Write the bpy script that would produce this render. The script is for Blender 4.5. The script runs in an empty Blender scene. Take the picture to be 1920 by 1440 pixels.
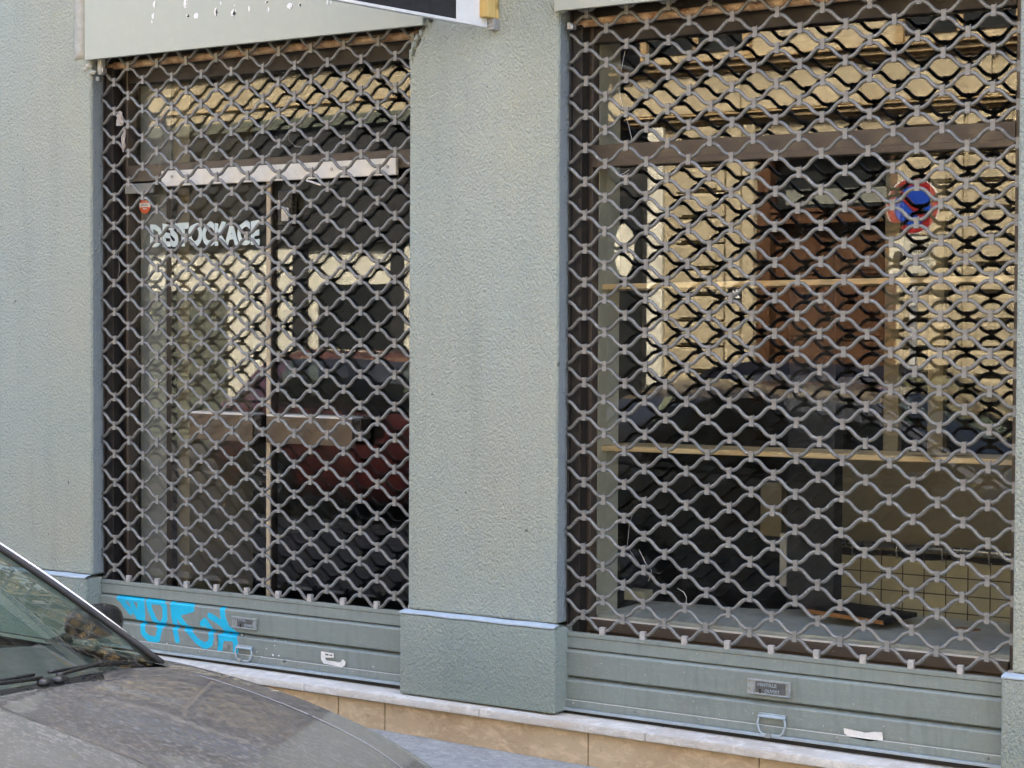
import bpy, bmesh, math, random
from mathutils import Vector, Matrix, noise as mnoise
rnd = random.Random(7)
sc = bpy.context.scene
COL = sc.collection
PI = math.pi

# ------------------------------------------------------------------ camera
# working frame: metres, eye level at z = 0; link() lifts everything by Z0 so that the pavement lies at about z = 0
Z0 = 1.64
YAW, PITCH, ROLL, FPX, DIST = .5834, .0294, .0047, 3550.0, 6.2
fwd = Vector((-math.sin(YAW)*math.cos(PITCH), math.cos(YAW)*math.cos(PITCH), -math.sin(PITCH)))
rt0 = fwd.cross(Vector((0, 0, 1))).normalized(); up0 = rt0.cross(fwd)
rt = rt0*math.cos(ROLL)+up0*math.sin(ROLL); up = up0*math.cos(ROLL)-rt0*math.sin(ROLL)
cam_d = bpy.data.cameras.new('camera'); cam = bpy.data.objects.new('camera', cam_d); COL.objects.link(cam)
M = Matrix((rt, up, -fwd)).transposed().to_4x4(); M.translation = Vector((0, -DIST, Z0)); cam.matrix_world = M
cam_d.sensor_width = 36; cam_d.lens = FPX/1920*36; cam_d.clip_start = .05; cam_d.clip_end = 500
sc.camera = cam
sc.render.resolution_x, sc.render.resolution_y = 1024, 768
YG = .13                                                # plane of the shop glass

def at(px, py, y):                                      # a measured point of the photo on the plane y
    d = rt*((px-960)/FPX)-up*((py-720)/FPX)+fwd
    t = (y+DIST)/d.y
    return t*d.x, t*d.z

# ------------------------------------------------------------------ light
SUN_EL, SUN_AZ = 50.0, 12.0                             # the sun stands behind the shop building
w = bpy.data.worlds.new('World'); sc.world = w; w.use_nodes = True
nt = w.node_tree; nt.nodes.clear()
sky = nt.nodes.new('ShaderNodeTexSky'); sky.sky_type = 'NISHITA'; sky.sun_disc = False
sky.sun_elevation = math.radians(SUN_EL); sky.sun_rotation = math.radians(SUN_AZ); sky.air_density = .7; sky.dust_density = 6; sky.ozone_density = .3
bg = nt.nodes.new('ShaderNodeBackground'); bg.inputs[1].default_value = .15
wo = nt.nodes.new('ShaderNodeOutputWorld'); nt.links.new(sky.outputs[0], bg.inputs[0]); nt.links.new(bg.outputs[0], wo.inputs[0])
sl = bpy.data.lights.new('sun', 'SUN'); sl.energy = 2.1; sl.angle = math.radians(.5); sl.color = (1, .93, .8)
so = bpy.data.objects.new('sun', sl); COL.objects.link(so)
el, az = math.radians(SUN_EL), math.radians(SUN_AZ)
to_sun = Vector((math.sin(az)*math.cos(el), math.cos(az)*math.cos(el), math.sin(el)))
so.rotation_euler = to_sun.to_track_quat('Z', 'Y').to_euler(); so.location = (0, 6, 20)
sc.view_settings.view_transform = 'Standard'; sc.view_settings.look = 'None'
sc.view_settings.exposure = 3.22; sc.view_settings.gamma = 1.0
try:
    sc.cycles.use_denoising = True; sc.cycles.denoiser = 'OPENIMAGEDENOISE'
    sc.cycles.max_bounces = 10; sc.cycles.transparent_max_bounces = 16; sc.cycles.glossy_bounces = 5; sc.cycles.diffuse_bounces = 4
    sc.cycles.caustics_reflective = False; sc.cycles.caustics_refractive = False
    sc.cycles.sample_clamp_indirect = 6
except Exception: pass

# ------------------------------------------------------------------ materials
class NT:
    def __init__(s, name):
        s.m = bpy.data.materials.new(name); s.m.use_nodes = True; s.t = s.m.node_tree; s.t.nodes.clear()
        s.out = s.t.nodes.new('ShaderNodeOutputMaterial'); s.tc = s.t.nodes.new('ShaderNodeTexCoord')
        s.geo = s.t.nodes.new('ShaderNodeNewGeometry'); s.pos = s.geo.outputs['Position']
    def n(s, typ, **kw):
        nd = s.t.nodes.new(typ)
        for k, v in kw.items():
            if k.startswith('i_'): nd.inputs[k[2:].replace('_', ' ')].default_value = v
            else: setattr(nd, k, v)
        return nd
    def l(s, a, b): s.t.links.new(a, b)
    def map(s, scale=(1, 1, 1), rot=(0, 0, 0), src=None):
        mp = s.n('ShaderNodeMapping'); mp.inputs['Scale'].default_value = scale; mp.inputs['Rotation'].default_value = rot
        s.l(src or s.tc.outputs['Object'], mp.inputs[0]); return mp.outputs[0]
    def noise(s, vec, scale, detail=3, rough=.5, dist=0):
        nd = s.n('ShaderNodeTexNoise'); nd.inputs['Scale'].default_value = scale; nd.inputs['Detail'].default_value = detail
        nd.inputs['Roughness'].default_value = rough; nd.inputs['Distortion'].default_value = dist
        if vec: s.l(vec, nd.inputs['Vector'])
        return nd.outputs['Fac']
    def ramp(s, fac, stops, interp='LINEAR'):
        r = s.n('ShaderNodeValToRGB'); r.color_ramp.interpolation = interp
        e = r.color_ramp.elements
        while len(e) < len(stops): e.new(.5)
        for i, (p, c) in enumerate(stops):
            e[i].position = p; c = (c, c, c) if isinstance(c, (int, float)) else c; e[i].color = (*c[:3], 1)
        s.l(fac, r.inputs[0]); return r.outputs[0]
    def mix(s, fac, a, b, mode='MIX'):
        m = s.n('ShaderNodeMix', data_type='RGBA', blend_type=mode)
        for k, v in ((0, fac), (6, a), (7, b)):
            sock = m.inputs[k]
            if hasattr(v, 'links'): s.l(v, sock)
            elif k == 0: sock.default_value = v
            else: sock.default_value = (*((v, v, v) if isinstance(v, (int, float)) else v)[:3], 1)
        return m.outputs[2]
    def math(s, op, a, b=0.0):
        m = s.n('ShaderNodeMath', operation=op)
        for sock, v in ((m.inputs[0], a), (m.inputs[1], b)):
            if hasattr(v, 'links'): s.l(v, sock)
            else: sock.default_value = v
        return m.outputs[0]
    def bump(s, h, strength=.3, dist=.01, nrm=None):
        b = s.n('ShaderNodeBump'); b.inputs['Strength'].default_value = strength; b.inputs['Distance'].default_value = dist
        s.l(h, b.inputs['Height'])
        if nrm: s.l(nrm, b.inputs['Normal'])
        return b.outputs[0]
    def pbr(s, color, rough=.6, metal=0., spec=.5, normal=None, **kw):
        p = s.n('ShaderNodeBsdfPrincipled')
        for key, v in (('Base Color', color), ('Roughness', rough), ('Metallic', metal), ('Specular IOR Level', spec)):
            if hasattr(v, 'links'): s.l(v, p.inputs[key])
            elif key == 'Base Color': p.inputs[key].default_value = (*((v, v, v) if isinstance(v, (int, float)) else v)[:3], 1)
            else: p.inputs[key].default_value = v
        for k, v in kw.items(): p.inputs[k.replace('_', ' ')].default_value = v
        if normal: s.l(normal, p.inputs['Normal'])
        s.l(p.outputs[0], s.out.inputs[0]); s.p = p
        return s.m

def painted(name, c, rough=.5, dirt=.25, scale=9, metal=0., bump=.12, dirtc=None, spec=.5, rand=0., scuff=0.):
    a = NT(name); v = a.map()
    n1 = a.noise(v, scale, 5, .65); n2 = a.noise(v, scale*9, 3, .6)
    dc = dirtc or tuple(x*.55 for x in c)
    col = a.mix(a.math('MULTIPLY', a.ramp(n1, [(.35, 0), (.75, 1)]), dirt*1.6), c, dc)
    col = a.mix(a.math('MULTIPLY', a.ramp(n2, [(.5, 0), (.8, 1)]), dirt), col, tuple(min(1, x*1.35+.02) for x in c))
    if rand:
        oi = a.n('ShaderNodeObjectInfo'); vv = a.math('ADD', a.math('MULTIPLY', oi.outputs['Random'], rand), 1-rand/2)
        cmb = a.n('ShaderNodeCombineXYZ')
        for i_ in range(3): a.l(vv, cmb.inputs[i_])
        col = a.mix(1.0, col, cmb.outputs[0], 'MULTIPLY')
        ru = a.noise(v, 27, 4, .7); col = a.mix(a.ramp(ru, [(.64, 0), (.72, .8)]), col, (.16, .09, .055))
        gl_ = a.noise(a.map((6, 6, 6)), 9, 3, .6); col = a.mix(a.math('MULTIPLY', a.ramp(gl_, [(.6, 0), (.7, 1)]), .5), col, (.5, .49, .45))
    if scuff:
        s1 = a.noise(a.map((3, 3, 30)), 6, 5, .75, .6); col = a.mix(a.math('MULTIPLY', a.ramp(s1, [(.56, 0), (.68, 1)]), scuff), col, tuple(min(1, x*1.7) for x in c))
        s2 = a.noise(a.map((9, 9, .8)), 4, 5, .7, .3); col = a.mix(a.math('MULTIPLY', a.ramp(s2, [(.5, 0), (.72, 1)]), scuff*1.2), col, tuple(x*.55 for x in c))
        s3 = a.noise(v, 55, 3, .6); col = a.mix(a.ramp(s3, [(.71, 0), (.74, scuff*1.6)]), col, (.55, .56, .5))
    rr = a.ramp(n1, [(.3, max(.02, rough-.12)), (.8, min(1, rough+.15))])
    return a.pbr(col, rr, metal, spec, a.bump(n2, bump, .002))

def stucco(name, c, warm, cool, strength=.9):
    a = NT(name); p = a.pos
    v = a.map((1, 1, .8), src=p)
    big = a.noise(v, 1.3, 4, .6); big2 = a.noise(a.map((1, 1, .5), (0, 0, 1), src=p), .9, 3, .5)
    col = a.mix(a.ramp(big, [(.38, 0), (.62, 1)]), c, warm)
    col = a.mix(a.math('MULTIPLY', a.ramp(big2, [(.42, 0), (.62, 1)]), .7), col, cool)
    w1 = a.noise(a.map((1.1, 1, .8), (0, .5, 0), src=p), 104, 2, .6, .35); w2 = a.noise(p, 260, 2, .6); w3 = a.noise(p, 8, 3, .5)
    h = a.math('ADD', a.math('MULTIPLY', a.ramp(w1, [(.3, 0), (.7, 1)]), 1.0), a.math('MULTIPLY', w2, .35))
    h = a.math('ADD', h, a.math('MULTIPLY', w3, .5))
    col = a.mix(a.math('MULTIPLY', a.ramp(w2, [(.25, 1), (.42, 0)]), .35), col, tuple(x*.62 for x in c))
    st = a.noise(a.map((2.2, 2.2, .25), src=p), 3.4, 5, .7)
    col = a.mix(a.math('MULTIPLY', a.ramp(st, [(.5, 0), (.72, 1)]), .38), col, tuple(x*.7 for x in c))
    sepz = a.n('ShaderNodeSeparateXYZ'); a.l(p, sepz.inputs[0])
    low = a.ramp(a.math('ADD', a.math('MULTIPLY', sepz.outputs[2], .9), a.math('MULTIPLY', big, .5)), [(.38, 1), (.72, 0)])
    col = a.mix(a.math('MULTIPLY', low, .35), col, tuple(x*.62 for x in c))      # splashed dirt near the pavement
    sp_ = a.noise(p, 31, 2, .4); col = a.mix(a.math('MULTIPLY', a.ramp(sp_, [(.745, 0), (.765, 1)]), .7), col, (.07, .07, .065))
    return a.pbr(col, .82, 0, .25, a.bump(h, strength, .0065))

MAT = {}
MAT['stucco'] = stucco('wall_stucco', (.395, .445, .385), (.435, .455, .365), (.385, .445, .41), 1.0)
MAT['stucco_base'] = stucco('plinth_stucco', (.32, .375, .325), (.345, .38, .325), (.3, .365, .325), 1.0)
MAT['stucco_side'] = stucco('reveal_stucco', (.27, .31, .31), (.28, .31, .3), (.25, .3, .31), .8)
MAT['ledge'] = painted('ledge_paint', (.42, .5, .55), .8, .25, 25, bump=.3)
MAT['filler'] = painted('filler', (.5, .5, .43), .9, .5, 30, bump=.8, dirtc=(.33, .31, .25))
MAT['fascia'] = painted('fascia_paint', (.41, .44, .37), .45, .15, 3, dirtc=(.41, .44, .365))
MAT['slat'] = painted('slat_paint', (.225, .265, .24), .42, .35, 7, bump=.25, dirtc=(.215, .22, .19), scuff=.35)
MAT['rail_pale'] = painted('lip_paint', (.36, .43, .46), .5, .4, 14, bump=.2, dirtc=(.22, .23, .22))
MAT['bar'] = painted('grille_paint', (.2, .205, .19), .36, .5, 16, metal=.3, bump=.5, dirtc=(.13, .115, .1), rand=.35)
MAT['clip'] = painted('clip_paint', (.23, .235, .22), .4, .6, 30, bump=.4, dirtc=(.2, .18, .16))
MAT['clip_pale'] = painted('clip_bare_metal', (.5, .48, .44), .5, .7, 40, bump=.4)
MAT['plate'] = painted('plate_paint', (.36, .37, .33), .5, .7, 60, bump=.9, dirtc=(.13, .13, .12))
MAT['transom_pale'] = painted('transom_pane', (.2, .21, .17), .6, .4, 12)
MAT['recess_shade'] = painted('recess_shade_tone', (.1, .105, .1), .6, .6, 60, bump=.5)
MAT['brown'] = painted('brown_aluminium', (.1, .079, .062), .38, .3, 10, dirtc=(.065, .053, .045), bump=.15, scuff=.2)
MAT['dark_brown'] = painted('dark_brown_metal', (.016, .012, .010), .5, .4, 16, dirtc=(.03, .022, .018))
MAT['guide'] = painted('guide_steel', (.016, .016, .016), .5, .4, 25, dirtc=(.05, .04, .035))
MAT['rust'] = painted('rusty_tube', (.6, .46, .32), .7, .8, 25, bump=.5, dirtc=(.22, .1, .05))
MAT['white_alu'] = painted('white_aluminium', (.84, .83, .76), .45, .2, 30)
MAT['strip'] = painted('cream_strip', (.62, .52, .36), .5, .2, 20)
MAT['panel_in'] = painted('display_panel', (.68, .69, .55), .7, .15, 4)
MAT['panel_grey'] = painted('grey_panel', (.3, .31, .28), .7, .2, 4)
MAT['deck'] = painted('display_deck', (.76, .82, .78), .7, .3, 6, dirtc=(.33, .3, .22))
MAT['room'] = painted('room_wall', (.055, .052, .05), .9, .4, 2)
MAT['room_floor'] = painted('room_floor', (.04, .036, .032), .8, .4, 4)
MAT['black'] = painted('black_board', (.018, .018, .02), .7, .5, 20)
MAT['black_gloss'] = painted('black_plastic', (.012, .012, .013), .32, .3, 20)
MAT['rubber'] = painted('rubber', (.02, .02, .02), .7, .3, 20)
MAT['cream'] = painted('cream_cloth', (.62, .58, .4), .8, .2, 12)
MAT['wire'] = painted('wire_rust', (.07, .05, .035), .6, .4, 30)
MAT['beige'] = painted('beige_post', (.3, .25, .15), .8, .2, 6)
MAT['white'] = painted('white_paint', (.8, .8, .77), .5, .15, 20)
MAT['sticker'] = painted('sticker_paper', (.78, .77, .72), .7, .35, 60, dirtc=(.45, .42, .36))
MAT['orange'] = painted('orange_sticker', (.75, .13, .04), .5, .1, 20)
MAT['ink'] = painted('ink', (.02, .02, .02), .6, .1, 20)
MAT['handle_brown'] = painted('handle_brown', (.13, .098, .065), .35, .25, 8)
MAT['web'] = painted('dusty_scrap', (.42, .38, .33), .9, .6, 50, bump=1)
MAT['letter'] = painted('window_lettering', (.72, .84, .82), .6, .05, 20)
MAT['chrome'] = painted('satin_metal', (.55, .55, .55), .3, .3, 30, metal=.9)
MAT['galv'] = painted('galvanised', (.5, .5, .5), .4, .5, 40, metal=.6)
MAT['red_paint'] = painted('sign_red', (.3, .015, .018), .4, .1, 10)
MAT['blue_paint'] = painted('sign_blue', (.01, .06, .42), .4, .1, 10)
MAT['ivory'] = painted('ivory_render', (.66, .63, .5), .8, .25, 2)
MAT['olive'] = painted('olive_beam', (.1, .11, .08), .6, .2, 4)
MAT['dark_glassy'] = painted('dark_shop_pane', (.02, .022, .022), .12, .2, 3, bump=.02)
MAT['charcoal'] = painted('charcoal_fascia', (.03, .03, .028), .5, .3, 3)
MAT['tyre'] = painted('tyre', (.02, .02, .02), .85, .3, 30)
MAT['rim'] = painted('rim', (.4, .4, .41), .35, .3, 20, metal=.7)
MAT['seat'] = painted('seat_cloth', (.045, .045, .05), .9, .2, 30)
MAT['dash'] = painted('dashboard', (.05, .052, .052), .75, .25, 40, bump=.3)
MAT['taillight'] = painted('lamp_red', (.35, .01, .01), .15, .1, 20)
MAT['headlight'] = painted('lamp_clear', (.6, .62, .62), .1, .1, 20, metal=.4)

def wood(name, c1, c2, scale=7, axis='X', rough=.6):
    a = NT(name); s = (.25, 3, 3) if axis == 'X' else (3, 3, .25)
    v = a.map(s); n = a.noise(v, scale, 5, .6, 1.5)
    col = a.ramp(n, [(.3, c2), (.5, c1), (.7, tuple(min(1, x*1.25) for x in c1))])
    kn = a.noise(a.map((1, 2, 2)), 3.1, 2, .5)
    col = a.mix(a.ramp(kn, [(.64, 0), (.72, 1)]), col, tuple(x*.45 for x in c2))
    return a.pbr(col, rough, 0, .3, a.bump(n, .2, .003))
MAT['wood'] = wood('pine_board', (.85, .63, .34), (.74, .48, .2))
MAT['wood_v'] = wood('batten_wood', (.62, .44, .16), (.45, .28, .07), 6, 'Z')
MAT['door_wood'] = wood('door_wood', (.085, .04, .018), (.05, .023, .011), 6, 'Z', .45)
MAT['chip'] = painted('chipboard_edge', (.42, .19, .06), .9, .6, 60, bump=.6)

def stone(name, c, c2, pits=.5, joint=None, scale=1.):
    a = NT(name); p = a.pos
    n1 = a.noise(p, 2.2*scale, 5, .65); n2 = a.noise(p, 28*scale, 4, .7); n3 = a.noise(a.map((1, 1, 2.2), src=p), 11*scale, 5, .75, .6)
    col = a.mix(a.ramp(n1, [(.35, 0), (.7, 1)]), c, c2)
    col = a.mix(a.math('MULTIPLY', a.ramp(n3, [(.48, 0), (.66, 1)]), .45), col, tuple(min(1, x*1.5+.03) for x in c))
    col = a.mix(a.math('MULTIPLY', a.ramp(n2, [(.3, 1), (.42, 0)]), pits), col, tuple(x*.4 for x in c2))
    return a.pbr(col, .85, 0, .25, a.bump(a.math('ADD', n2, n3), .45, .004))
MAT['stone'] = stone('sill_riser_stone', (.52, .4, .25), (.42, .3, .175), .35)
MAT['marble'] = stone('sill_tread_stone', (.6, .58, .52), (.5, .44, .36), .3, scale=1.4)
MAT['facade_stone'] = stone('opposite_limestone', (.42, .355, .225), (.32, .265, .165), .3, scale=.8)
MAT['facade_dark'] = stone('opposite_moulding', (.36, .26, .13), (.26, .18, .09), .4, scale=.8)
MAT['asphalt'] = stone('pavement_asphalt', (.34, .345, .325), (.24, .245, .235), .8, scale=3)
MAT['road'] = stone('road_asphalt', (.05, .05, .053), (.04, .04, .042), .5, scale=3)
MAT['kerb'] = stone('kerb_stone', (.32, .3, .28), (.25, .24, .22), .4, scale=2)
MAT['roofing'] = stone('roofing', (.2, .12, .08), (.14, .09, .07), .4, scale=2)

def glass(name, tint=(1, 1, 1), gain=1.9, base=.0, rough=0., dust=.02):
    a = NT(name)
    fr = a.n('ShaderNodeLayerWeight'); fr.inputs['Blend'].default_value = .5
    sch = a.math('ADD', a.math('MULTIPLY', a.math('POWER', fr.outputs['Facing'], 5.0), .957), .043)
    fac = a.math('ADD', a.math('MULTIPLY', sch, gain), base)
    fac = a.math('MINIMUM', fac, 1.0)
    tr = a.n('ShaderNodeBsdfTransparent'); tr.inputs[0].default_value = (*tint, 1)
    gl = a.n('ShaderNodeBsdfGlossy'); gl.inputs['Roughness'].default_value = rough
    wv = a.noise(a.map((1, 1, 1)), 1.1, 1, .4); a.l(a.bump(wv, .02, .0025), gl.inputs['Normal'])
    mx = a.n('ShaderNodeMixShader'); a.l(fac, mx.inputs[0]); a.l(tr.outputs[0], mx.inputs[1]); a.l(gl.outputs[0], mx.inputs[2])
    df = a.n('ShaderNodeBsdfDiffuse'); df.inputs[0].default_value = (.5, .48, .42, 1)
    d = a.ramp(a.noise(a.map((3, 3, 1)), 5, 6, .75), [(.45, 0), (.9, 1)])
    m2 = a.n('ShaderNodeMixShader'); a.l(a.math('MULTIPLY', d, dust), m2.inputs[0]); a.l(mx.outputs[0], m2.inputs[1]); a.l(df.outputs[0], m2.inputs[2])
    a.l(m2.outputs[0], a.out.inputs[0]); return a.m
MAT['glass'] = glass('shop_glass', (.95, .96, .95), 1.6, .015)
MAT['car_glass'] = glass('windscreen_glass', (.74, .84, .78), 1.4, .01, .0, .1)
MAT['tint_glass'] = glass('side_glass', (.35, .4, .38), 2.0, .02, 0, .04)

def carpaint(name, c, dusty=.0, dustc=(.36, .35, .32), metal=.5, coat=1.0, spec=.5, rough=.35):
    a = NT(name); g = a.map((1, 1, 1))
    fl = a.noise(g, 900, 1, .5)
    n1 = a.noise(a.map((5, 34, 5), (0, 0, .25)), 6, 6, .75, .8)      # wiped / rained streaks
    n2 = a.noise(g, 120, 4, .8); n3 = a.noise(g, 2.2, 3, .5); n4 = a.noise(a.map((1, 1, 1)), 38, 2, .5)
    scr = a.noise(a.map((2, 40, 2), (0, 0, -.35)), 8, 5, .7, 1.5)
    col = a.mix(fl, c, tuple(x*1.25 for x in c))
    st = a.noise(a.map((48, 140, 48), (0, 0, .22)), 1.0, 4, .7, .6); st2 = a.noise(a.map((80, 190, 80), (0, 0, -.5)), 1.0, 4, .7, .4)
    f = a.math('MULTIPLY', a.ramp(st, [(.53, 0), (.60, 1)]), .7)
    f = a.math('MAXIMUM', f, a.math('MULTIPLY', a.ramp(st2, [(.59, 0), (.66, 1)]), .8))
    f = a.math('MULTIPLY', f, a.ramp(n3, [(.3, .35), (.65, 1)]))
    f = a.math('ADD', f, a.math('MULTIPLY', a.ramp(n2, [(.3, .1), (.75, .5)]), .5))
    f = a.math('MAXIMUM', f, a.ramp(n4, [(.735, 0), (.76, .9)]))
    f = a.math('MAXIMUM', f, a.math('MULTIPLY', a.ramp(scr, [(.63, 0), (.68, 1)]), .6))
    f = a.math('MINIMUM', a.math('MULTIPLY', f, dusty), 1.0)
    p = a.pbr(col, rough, metal, spec)
    a.p.inputs['Coat Weight'].default_value = coat; a.p.inputs['Coat Roughness'].default_value = .025
    df = a.n('ShaderNodeBsdfDiffuse'); df.inputs[0].default_value = (*dustc, 1); mx = a.n('ShaderNodeMixShader')
    a.l(f, mx.inputs[0]); a.l(a.p.outputs[0], mx.inputs[1]); a.l(df.outputs[0], mx.inputs[2]); a.l(mx.outputs[0], a.out.inputs[0])
    return p
MAT['paint_grey'] = carpaint('grey_car_paint', (.085, .082, .075), .6, (.33, .32, .295))
MAT['paint_dark'] = carpaint('dark_blue_car_paint', (.008, .011, .025), .0, coat=.0, metal=.0, spec=.12, rough=.7)
MAT['paint_red'] = carpaint('red_car_paint', (.2, .03, .025), .1, metal=.1)

# slats of the left shutter: same paint plus the cyan spray (mask = mesh attribute 'spray')
a = NT('slat_paint_sprayed'); v = a.map()
n1 = a.noise(v, 7, 5, .65); n2 = a.noise(v, 63, 3, .6)
c = a.mix(a.math('MULTIPLY', a.ramp(n1, [(.35, 0), (.75, 1)]), .5), (.225, .265, .24), (.215, .22, .19))
s1 = a.noise(a.map((3, 3, 30)), 6, 5, .75, .6); c = a.mix(a.math('MULTIPLY', a.ramp(s1, [(.56, 0), (.68, 1)]), .35), c, (.38, .44, .4))
s2 = a.noise(a.map((9, 9, .8)), 4, 5, .7, .3); c = a.mix(a.math('MULTIPLY', a.ramp(s2, [(.5, 0), (.72, 1)]), .4), c, (.12, .14, .13))
at_n = a.n('ShaderNodeAttribute', attribute_name='spray')
fz = a.math('ADD', at_n.outputs['Fac'], a.math('MULTIPLY', a.math('SUBTRACT', a.noise(v, 300, 2, .7), .5), .35))
c = a.mix(a.ramp(fz, [(.22, 0), (.62, 1)]), c, a.mix(a.ramp(n1, [(.4, 0), (.7, 1)]), (.0, .5, .75), (.01, .4, .62)))
a.pbr(c, .42, 0, .5, a.bump(n2, .25, .002)); MAT['slat_spray'] = a.m

# ------------------------------------------------------------------ mesh helpers
ORG = {}
class MB:
    def __init__(s): s.v = []; s.f = []
    def add(s, vs, fs):
        k = len(s.v); s.v += [tuple(p) for p in vs]; s.f += [tuple(i+k for i in f) for f in fs]; return s
    def box(s, x0, x1, y0, y1, z0, z1):
        return s.add([(x0, y0, z0), (x1, y0, z0), (x1, y1, z0), (x0, y1, z0), (x0, y0, z1), (x1, y0, z1), (x1, y1, z1), (x0, y1, z1)],
                     [(0, 3, 2, 1), (4, 5, 6, 7), (0, 1, 5, 4), (1, 2, 6, 5), (2, 3, 7, 6), (3, 0, 4, 7)])
    def obox(s, o, a, b, c):                            # box from a corner and three edge vectors
        o, a, b, c = map(Vector, (o, a, b, c))
        return s.add([o, o+a, o+a+b, o+b, o+c, o+a+c, o+a+b+c, o+b+c],
                     [(0, 3, 2, 1), (4, 5, 6, 7), (0, 1, 5, 4), (1, 2, 6, 5), (2, 3, 7, 6), (3, 0, 4, 7)])
    def tube(s, pts, r, n=8, cap=True, flat=1.0):
        pts = [Vector(p) for p in pts]; k = len(s.v); N = len(pts); ref = None
        for i, p in enumerate(pts):
            t = (pts[min(i+1, N-1)]-pts[max(i-1, 0)]).normalized()
            if ref is None:
                ref = Vector((0, 0, 1)) if abs(t.z) < .9 else Vector((0, 1, 0))
            u = (ref-t*ref.dot(t)).normalized(); w_ = t.cross(u); ref = u
            rr = r[i] if isinstance(r, (list, tuple)) else r
            for j in range(n):
                a_ = 2*PI*j/n; s.v.append(tuple(p+u*math.cos(a_)*rr+w_*math.sin(a_)*rr*flat))
        for i in range(N-1):
            for j in range(n):
                s.f.append((k+i*n+j, k+i*n+(j+1) % n, k+(i+1)*n+(j+1) % n, k+(i+1)*n+j))
        if cap:
            s.f.append(tuple(k+j for j in reversed(range(n)))); s.f.append(tuple(k+(N-1)*n+j for j in range(n)))
        return s
    def grid(s, fn, nu, nv):
        k = len(s.v)
        for i in range(nu+1):
            for j in range(nv+1): s.v.append(tuple(fn(i/nu, j/nv)))
        for i in range(nu):
            for j in range(nv):
                a_ = k+i*(nv+1)+j; s.f.append((a_, a_+nv+1, a_+nv+2, a_+1))
        return s
    def prism(s, poly, axis, d0, d1):                   # 2-D outline pushed along an axis
        n = len(poly); k = len(s.v)
        for d in (d0, d1):
            for (p, q) in poly:
                s.v.append({'y': (p, d, q), 'x': (d, p, q), 'z': (p, q, d)}[axis])
        s.f.append(tuple(k+i for i in range(n))); s.f.append(tuple(k+n+i for i in reversed(range(n))))
        for i in range(n): s.f.append((k+i, k+n+i, k+n+(i+1) % n, k+(i+1) % n))
        return s
    def disc(s, c, r, y0, y1, n=32):
        return s.prism([(c[0]+r*math.cos(2*PI*i/n), c[1]+r*math.sin(2*PI*i/n)) for i in range(n)], 'y', y0, y1)
    def build(s, name, m, parent=None, smooth=False, bevel=0., seg=1, fix=True):
        me = bpy.data.meshes.new(name)
        org = ORG.get(parent.name, Vector((0, 0, 0))) if parent else None
        if parent is None:
            xs, ys, zs = zip(*s.v)
            org = Vector(((min(xs)+max(xs))/2, (min(ys)+max(ys))/2, min(zs)))
        me.from_pydata([tuple(Vector(p)-org) for p in s.v], [], s.f); me.update()
        if fix or bevel:
            bm = bmesh.new(); bm.from_mesh(me)
            if fix: bmesh.ops.recalc_face_normals(bm, faces=bm.faces)
            if bevel:
                ed = [e for e in bm.edges if len(e.link_faces) == 2 and e.calc_face_angle(0) > .6]
                bmesh.ops.bevel(bm, geom=ed, offset=bevel, segments=seg, profile=.6, affect='EDGES', clamp_overlap=True)
            bm.to_mesh(me); bm.free()
        me.materials.append(MAT[m] if isinstance(m, str) else m)
        if smooth is True or smooth == 'auto':
            for p in me.polygons: p.use_smooth = True
            if smooth == 'auto': me.set_sharp_from_angle(angle=math.radians(38))
        o = bpy.data.objects.new(name, me); COL.objects.link(o)
        if parent: o.parent = parent; ORG[o.name] = org
        else:
            o.location = org+Vector((0, 0, Z0)); ORG[o.name] = org
        return o

def tag(o, label=None, cat=None, group=None, kind=None):
    if label: o['label'] = label
    if cat: o['category'] = cat
    if group: o['group'] = group
    if kind: o['kind'] = kind
    return o
def thing(name, loc, label, cat, group=None):
    o = bpy.data.objects.new(name, None); COL.objects.link(o); o.empty_display_size = .2
    o.location = Vector(loc)+Vector((0, 0, Z0)); ORG[o.name] = Vector(loc)
    return tag(o, label, cat, group)
def text_mesh(s, size, extrude=.0006, bold=0., shear=0., align='LEFT'):
    cu = bpy.data.curves.new('t', 'FONT'); cu.body = s; cu.size = size; cu.extrude = extrude; cu.offset = bold; cu.shear = shear
    cu.align_x = align; cu.resolution_u = 4
    o = bpy.data.objects.new('t', cu); COL.objects.link(o)
    dg = bpy.context.evaluated_depsgraph_get(); me = bpy.data.meshes.new_from_object(o.evaluated_get(dg))
    vs = [tuple(v.co) for v in me.vertices]; fs = [tuple(p.vertices) for p in me.polygons]
    bpy.data.objects.remove(o); bpy.data.curves.remove(cu); bpy.data.meshes.remove(me)
    return vs, fs
def put_text(mb, s, size, fn, **kw):                    # fn maps (tx, ty, tz) to a point
    vs, fs = text_mesh(s, size, **kw); mb.add([fn(*v) for v in vs], fs); return mb
def blob(mb, cx, cz, rx, rz, y0, y1, n=14, jag=.35, seed=0, ang=0):
    r_ = random.Random(seed); pts = []
    for i in range(n):
        t = 2*PI*i/n; k = 1-jag*r_.random(); px, pz = rx*k*math.cos(t), rz*k*math.sin(t)
        pts.append((cx+px*math.cos(ang)-pz*math.sin(ang), cz+px*math.sin(ang)+pz*math.cos(ang)))
    mb.prism(pts, 'y', y0, y1)

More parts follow.
